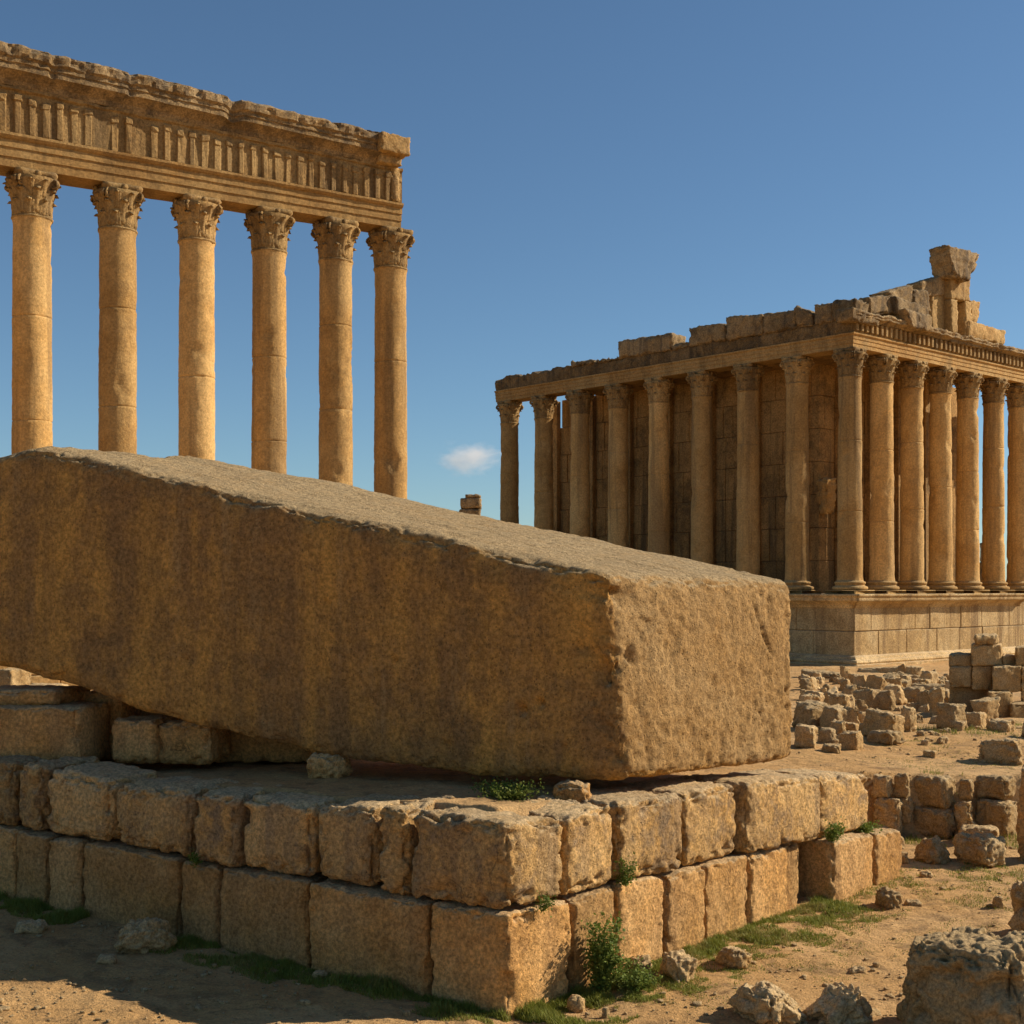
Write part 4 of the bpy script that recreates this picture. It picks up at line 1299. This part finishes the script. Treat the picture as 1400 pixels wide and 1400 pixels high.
# ------------------------------------------------------------------ grass, weeds, gravel
def grass_strip():
    rs = np.random.default_rng(12)
    PX, PY, PH = [], [], []
    def along(side, x0, x1, wid, num, h0, h1, bias=1.6, dens=.0):
        s0, _ = on_face(x0, side); s1, _ = on_face(x1, side)
        U, Nn = (UL, NL) if side == 'L' else (UR, NR)
        n = num * 5
        s_ = rs.uniform(s0, s1, n); o = (rs.random(n) ** bias) * wid + .02
        x = P0[0] + U[0] * s_ + Nn[0] * o; y = P0[1] + U[1] * s_ + Nn[1] * o
        g_ = gnoise(np.stack([x * 1.3, y * 1.3, np.full(n, 4.)], 1), 90) + .6 * gnoise(np.stack([x * 4, y * 4, np.full(n, 2.)], 1), 91)
        ok = np.where(g_ > dens - .3 + .45 * o / wid)[0][:num]
        PX.append(x[ok]); PY.append(y[ok]); PH.append(rs.uniform(h0, h1, len(ok)) * (1 - .6 * o[ok] / wid) * np.clip(.75 + g_[ok], .4, 1.4))
    along('R', 702, 850, 1.4, 14000, .05, .2, 1.5, -.15)
    along('R', 850, 1000, 1.5, 12000, .04, .14, 1.4, -.12)
    along('R', 990, 1125, 1.6, 12000, .05, .17, 1.4, -.12)
    along('R', 1120, 1215, .9, 2500, .04, .12)
    along('R', 800, 1100, 2.9, 7000, .02, .06, 1.0, .12)
    along('L', 700, 400, .7, 9000, .06, .2, 1.5, -.2)
    along('L', 420, 235, .9, 8000, .06, .2, 1.4, -.15)
    along('L', 125, 5, .8, 7000, .07, .24, 1.4, -.2)
    for (px, py, rr, num, h) in [(1268, 1018, 1.3, 900, .07), (1305, 1003, 1.2, 900, .2), (1360, 1003, 1.6, 900, .12), (1260, 1150, .8, 900, .12), (1300, 1192, 1.3, 900, .07), (1345, 1215, 1.1, 700, .06),
                                 (1380, 1150, .9, 700, .18), (1350, 1190, 1, 700, .1), (890, 1355, .9, 1200, .06), (990, 1325, .9, 1200, .06), (1210, 1245, .6, 400, .07), (1150, 1330, .8, 300, .04), (1340, 1240, .7, 400, .07), (1290, 1090, .8, 600, .12), (1200, 1016, 1.1, 500, .06), (1250, 1000, .9, 500, .15), (1060, 1330, 1.0, 400, .04), (1240, 1300, .9, 300, .04), (1320, 1225, 1.4, 1500, .06), (1280, 1205, 1.2, 1200, .06), (1225, 1200, .8, 900, .08), (1150, 1255, .9, 1200, .06), (1330, 1275, 1.0, 700, .05), (1350, 1040, 1.8, 1200, .06), (1240, 1045, 1.5, 900, .05), (1120, 1280, 1.0, 900, .05), (960, 1360, .8, 700, .05), (1385, 1195, 1.2, 900, .1), (1395, 990, 1.5, 900, .15)]:
        Y = ground_hit(px, py); x = (px - CX) / FPX * Y
        a = rs.uniform(0, 6.283, num); q = rr * np.sqrt(rs.random(num)) * .8
        gx, gy = x + q * np.cos(a), Y + q * np.sin(a) * 1.3
        ok = gnoise(np.stack([gx * 2.2, gy * 2.2, np.full(num, 7.)], 1), 93) > -.15 + .3 * q / rr
        PX.append(gx[ok]); PY.append(gy[ok]); PH.append(h * rs.uniform(.4, 1.1, ok.sum()))
    x, y, h = (np.concatenate(q) for q in (PX, PY, PH))
    n = len(x)
    z = terrain(x, y) - .012
    a = rs.uniform(0, 6.283, n); l = rs.uniform(.15, .9, n) * h
    dx, dy = np.cos(a), np.sin(a); w2 = .0035 + .005 * rs.random(n)
    px, py = -dy * w2, dx * w2
    V = np.stack([np.stack([x - px, y - py, z], 1), np.stack([x + px, y + py, z], 1), np.stack([x + dx * l * .4 + px * .7, y + dy * l * .4 + py * .7, z + h * .62], 1),
                  np.stack([x + dx * l * .4 - px * .7, y + dy * l * .4 - py * .7, z + h * .62], 1), np.stack([x + dx * l, y + dy * l, z + h], 1)], 1).reshape(-1, 3)
    I = np.arange(n)[:, None] * 5
    F = np.concatenate([np.concatenate([I, I + 1, I + 2], 1), np.concatenate([I, I + 2, I + 3], 1), np.concatenate([I + 3, I + 2, I + 4], 1)])
    o = link_mesh('grass', V, F, M['grass'], loc=(0, 20, 0))
    tag(o, 'thin green grass growing along the foot of the terrace wall', 'grass', None, 'stuff')
grass_strip()

def weed(label, p, h, wid, nst, nl, seed, out=(0, -1), leafsize=.05):
    rs = np.random.default_rng(seed)
    root = empty('weed', tuple(p)); tag(root, label, 'weed')
    sm, lm = MB(), MB()
    for i in range(nst):
        a = rs.uniform(0, 6.283); sp = wid * rs.uniform(.15, .55); hh = h * rs.uniform(.45, 1.0)
        e = np.array(p) + np.array([math.cos(a) * sp + out[0] * wid * .15, math.sin(a) * sp + out[1] * wid * .15, hh])
        b0 = np.array(p) + np.array([math.cos(a), math.sin(a), 0]) * wid * .12 * rs.random() - np.array([0, 0, .05])
        mid = (b0 + e) / 2 + np.array([rs.normal(0, .05), rs.normal(0, .05), hh * .08])
        pts = [b0, (b0 + mid) / 2 + rs.normal(0, .01, 3), mid, (mid + e) / 2 + rs.normal(0, .015, 3), e]
        sm.tube(pts, [.008, .007, .006, .004, .002], 5)
        for _ in range(nl):
            t = rs.uniform(.12, 1.0) * 4
            k = min(3, int(t)); q = pts[k] + (pts[k + 1] - pts[k]) * (t - k)
            q = q + rs.normal(0, .035 + .02 * wid, 3)
            d = rs.normal(0, 1, 3); d[2] = abs(d[2]) * .4 + .1; d = d / np.linalg.norm(d)
            s_ = np.cross(d, rs.normal(0, 1, 3)); s_ = s_ / np.linalg.norm(s_)
            nn_ = np.cross(d, s_)
            L = leafsize * rs.uniform(.6, 1.5); W_ = L * rs.uniform(.25, .42)
            lm.add([q, q + d * L * .45 + s_ * W_ + nn_ * L * .06, q + d * L - nn_ * L * .15, q + d * L * .45 - s_ * W_ + nn_ * L * .06, q + d * L * .5 - nn_ * L * .03], [(0, 1, 4), (1, 2, 4), (2, 3, 4), (3, 0, 4)])
    v, f = sm.arr(); link_mesh('stem', v, f, M['leaf'], root)
    v, f = lm.arr(); link_mesh('foliage', v, f, M['leaf'], root, smooth=False)
def wallp(px, py, side, out):
    s, p = on_face(px, side); Nn = NL if side == 'L' else NR
    q = p + Nn * out
    return np.array([q[0], q[1], CZ - (py - HY) / FPX * p[1]])
q = wallp(802, 1360, 'R', .30); q[2] = tz(q[0], q[1])
weed('tall bushy green weed growing up the sunlit face of the wall', q, 1.25, .62, 46, 60, 41, (NR[0], NR[1]), .06)
q = wallp(822, 1368, 'R', .55); q[2] = tz(q[0], q[1])
weed('low spreading green weed at the foot of the tall bushy one', q, .42, .95, 34, 40, 42, (NR[0], NR[1]), .055)
weed('little green weed sprouting from the course joint above the rocks', wallp(852, 1206, 'R', .03), .42, .3, 14, 30, 43, (NR[0], NR[1]), .045)
weed('green weed tuft in the joint near the far end of the terrace wall', wallp(1128, 1146, 'R', .12), .36, .5, 20, 30, 44, (NR[0], NR[1]), .05)
weed('tiny green sprig in the joint by the rounded corner block', wallp(738, 1240, 'R', .05), .22, .25, 9, 22, 45, (NR[0], NR[1]), .04)
weed('dark leafy fern in the gap under the megalith', np.array([at(694, 1085, 22.9)[0], 22.9, tz(at(694, 1085, 22.9)[0], 22.9)]), .26, 1.25, 60, 26, 46, (0, -1), .045)
weed('low green mat on the protruding lower blocks at the wall end', wallp(1186, 1134, 'R', -.1), .12, .7, 22, 30, 47, (NR[0], NR[1]), .05)
weed('small dark weed in the joint on the shaded wall side', wallp(268, 1176, 'L', .02), .12, .3, 12, 18, 48, (NL[0], NL[1]), .045)

def gravel():
    mb = MB(); rs = np.random.default_rng(21)
    base = []
    for k in range(6):
        u_, f, _ = stone_shape((1, .8, .6), .22, .3, .12, 800 + k, .0)
        base.append(((u_ - .5) * np.array([1, .8, .6]), f))
    n = 0
    while n < 3600:
        px = rs.uniform(-20, 1420); py = rs.uniform(1020, 1420) if rs.random() < .75 else rs.uniform(920, 1040)
        if py < 1040 and px < 1085: continue
        Y = 0
        k = (px - CX) / FPX
        for Yt in (14, 0):
            Y = ground_hit(px, py); break
        x = k * Y
        d1 = (np.array([x, Y]) - P0) @ NL; d2 = (np.array([x, Y]) - P0) @ NR
        if max(d1, d2) < .1 and Y < 30: continue
        if rs.random() > .25 + .75 * float(gnoise(np.array([[x * .5, Y * .5, 1.]]), 55)[0] > 0): 
            n += 1; continue
        s = rs.lognormal(-3.55, .6)
        s = min(s, .14) * (1 if Y < 40 else 1.8)
        b, f = base[rs.integers(6)]
        a = rs.uniform(0, 6.283); ca, sa = math.cos(a), math.sin(a)
        q = b * s * rs.uniform(.7, 1.4, 3)
        q = np.column_stack([q[:, 0] * ca - q[:, 1] * sa + x, q[:, 0] * sa + q[:, 1] * ca + Y, q[:, 2] + tz(x, Y) + s * .12])
        mb.add(q, f); n += 1
    v, f = mb.arr()
    tag(link_mesh('gravel', v, f, M['rock'], loc=(0, 20, 0)), 'loose pebbles strewn over the sandy ground', 'gravel', None, 'stuff')
gravel()

# ------------------------------------------------------------------ one small cloud
def cloud():
    m = bpy.data.materials.new('cloud_vapour'); m.use_nodes = True
    t = m.node_tree; t.nodes.remove(t.nodes['Principled BSDF'])
    N = NT(t)
    pv = t.nodes.new('ShaderNodeVolumePrincipled')
    pv.inputs['Color'].default_value = (1, 1, 1, 1); pv.inputs['Anisotropy'].default_value = .3
    tc = t.nodes.new('ShaderNodeTexCoord')
    ob = tc.outputs['Object']
    ln = t.nodes.new('ShaderNodeVectorMath'); ln.operation = 'LENGTH'; t.links.new(ob, ln.inputs[0])
    nz = N.noise(ob, 1.9, 6, .62, .3)
    dens = N.mul(N.mul(nz, N.mul(ln.outputs['Value'], .55), 'SUBTRACT'), .1, 'SUBTRACT')
    dens = N.mul(N.mapr(dens, .0, .34), .017)
    t.links.new(dens, pv.inputs['Density'])
    t.links.new(pv.outputs[0], t.nodes['Material Output'].inputs['Volume'])
    u_, f, _ = stone_shape((2, 2, 2), .2, .9, .0, 1)
    v = (u_ - .5) * 2
    c = at(643, 626, 2600)
    o = link_mesh('cloud', v + c, f, m, loc=tuple(c))
    o.scale = (92, 60, 44)
    tag(o, 'small wispy white cloud low in the blue sky', 'cloud')
cloud()

for o in bpy.data.objects:
    if '_w' in o.keys(): del o['_w']
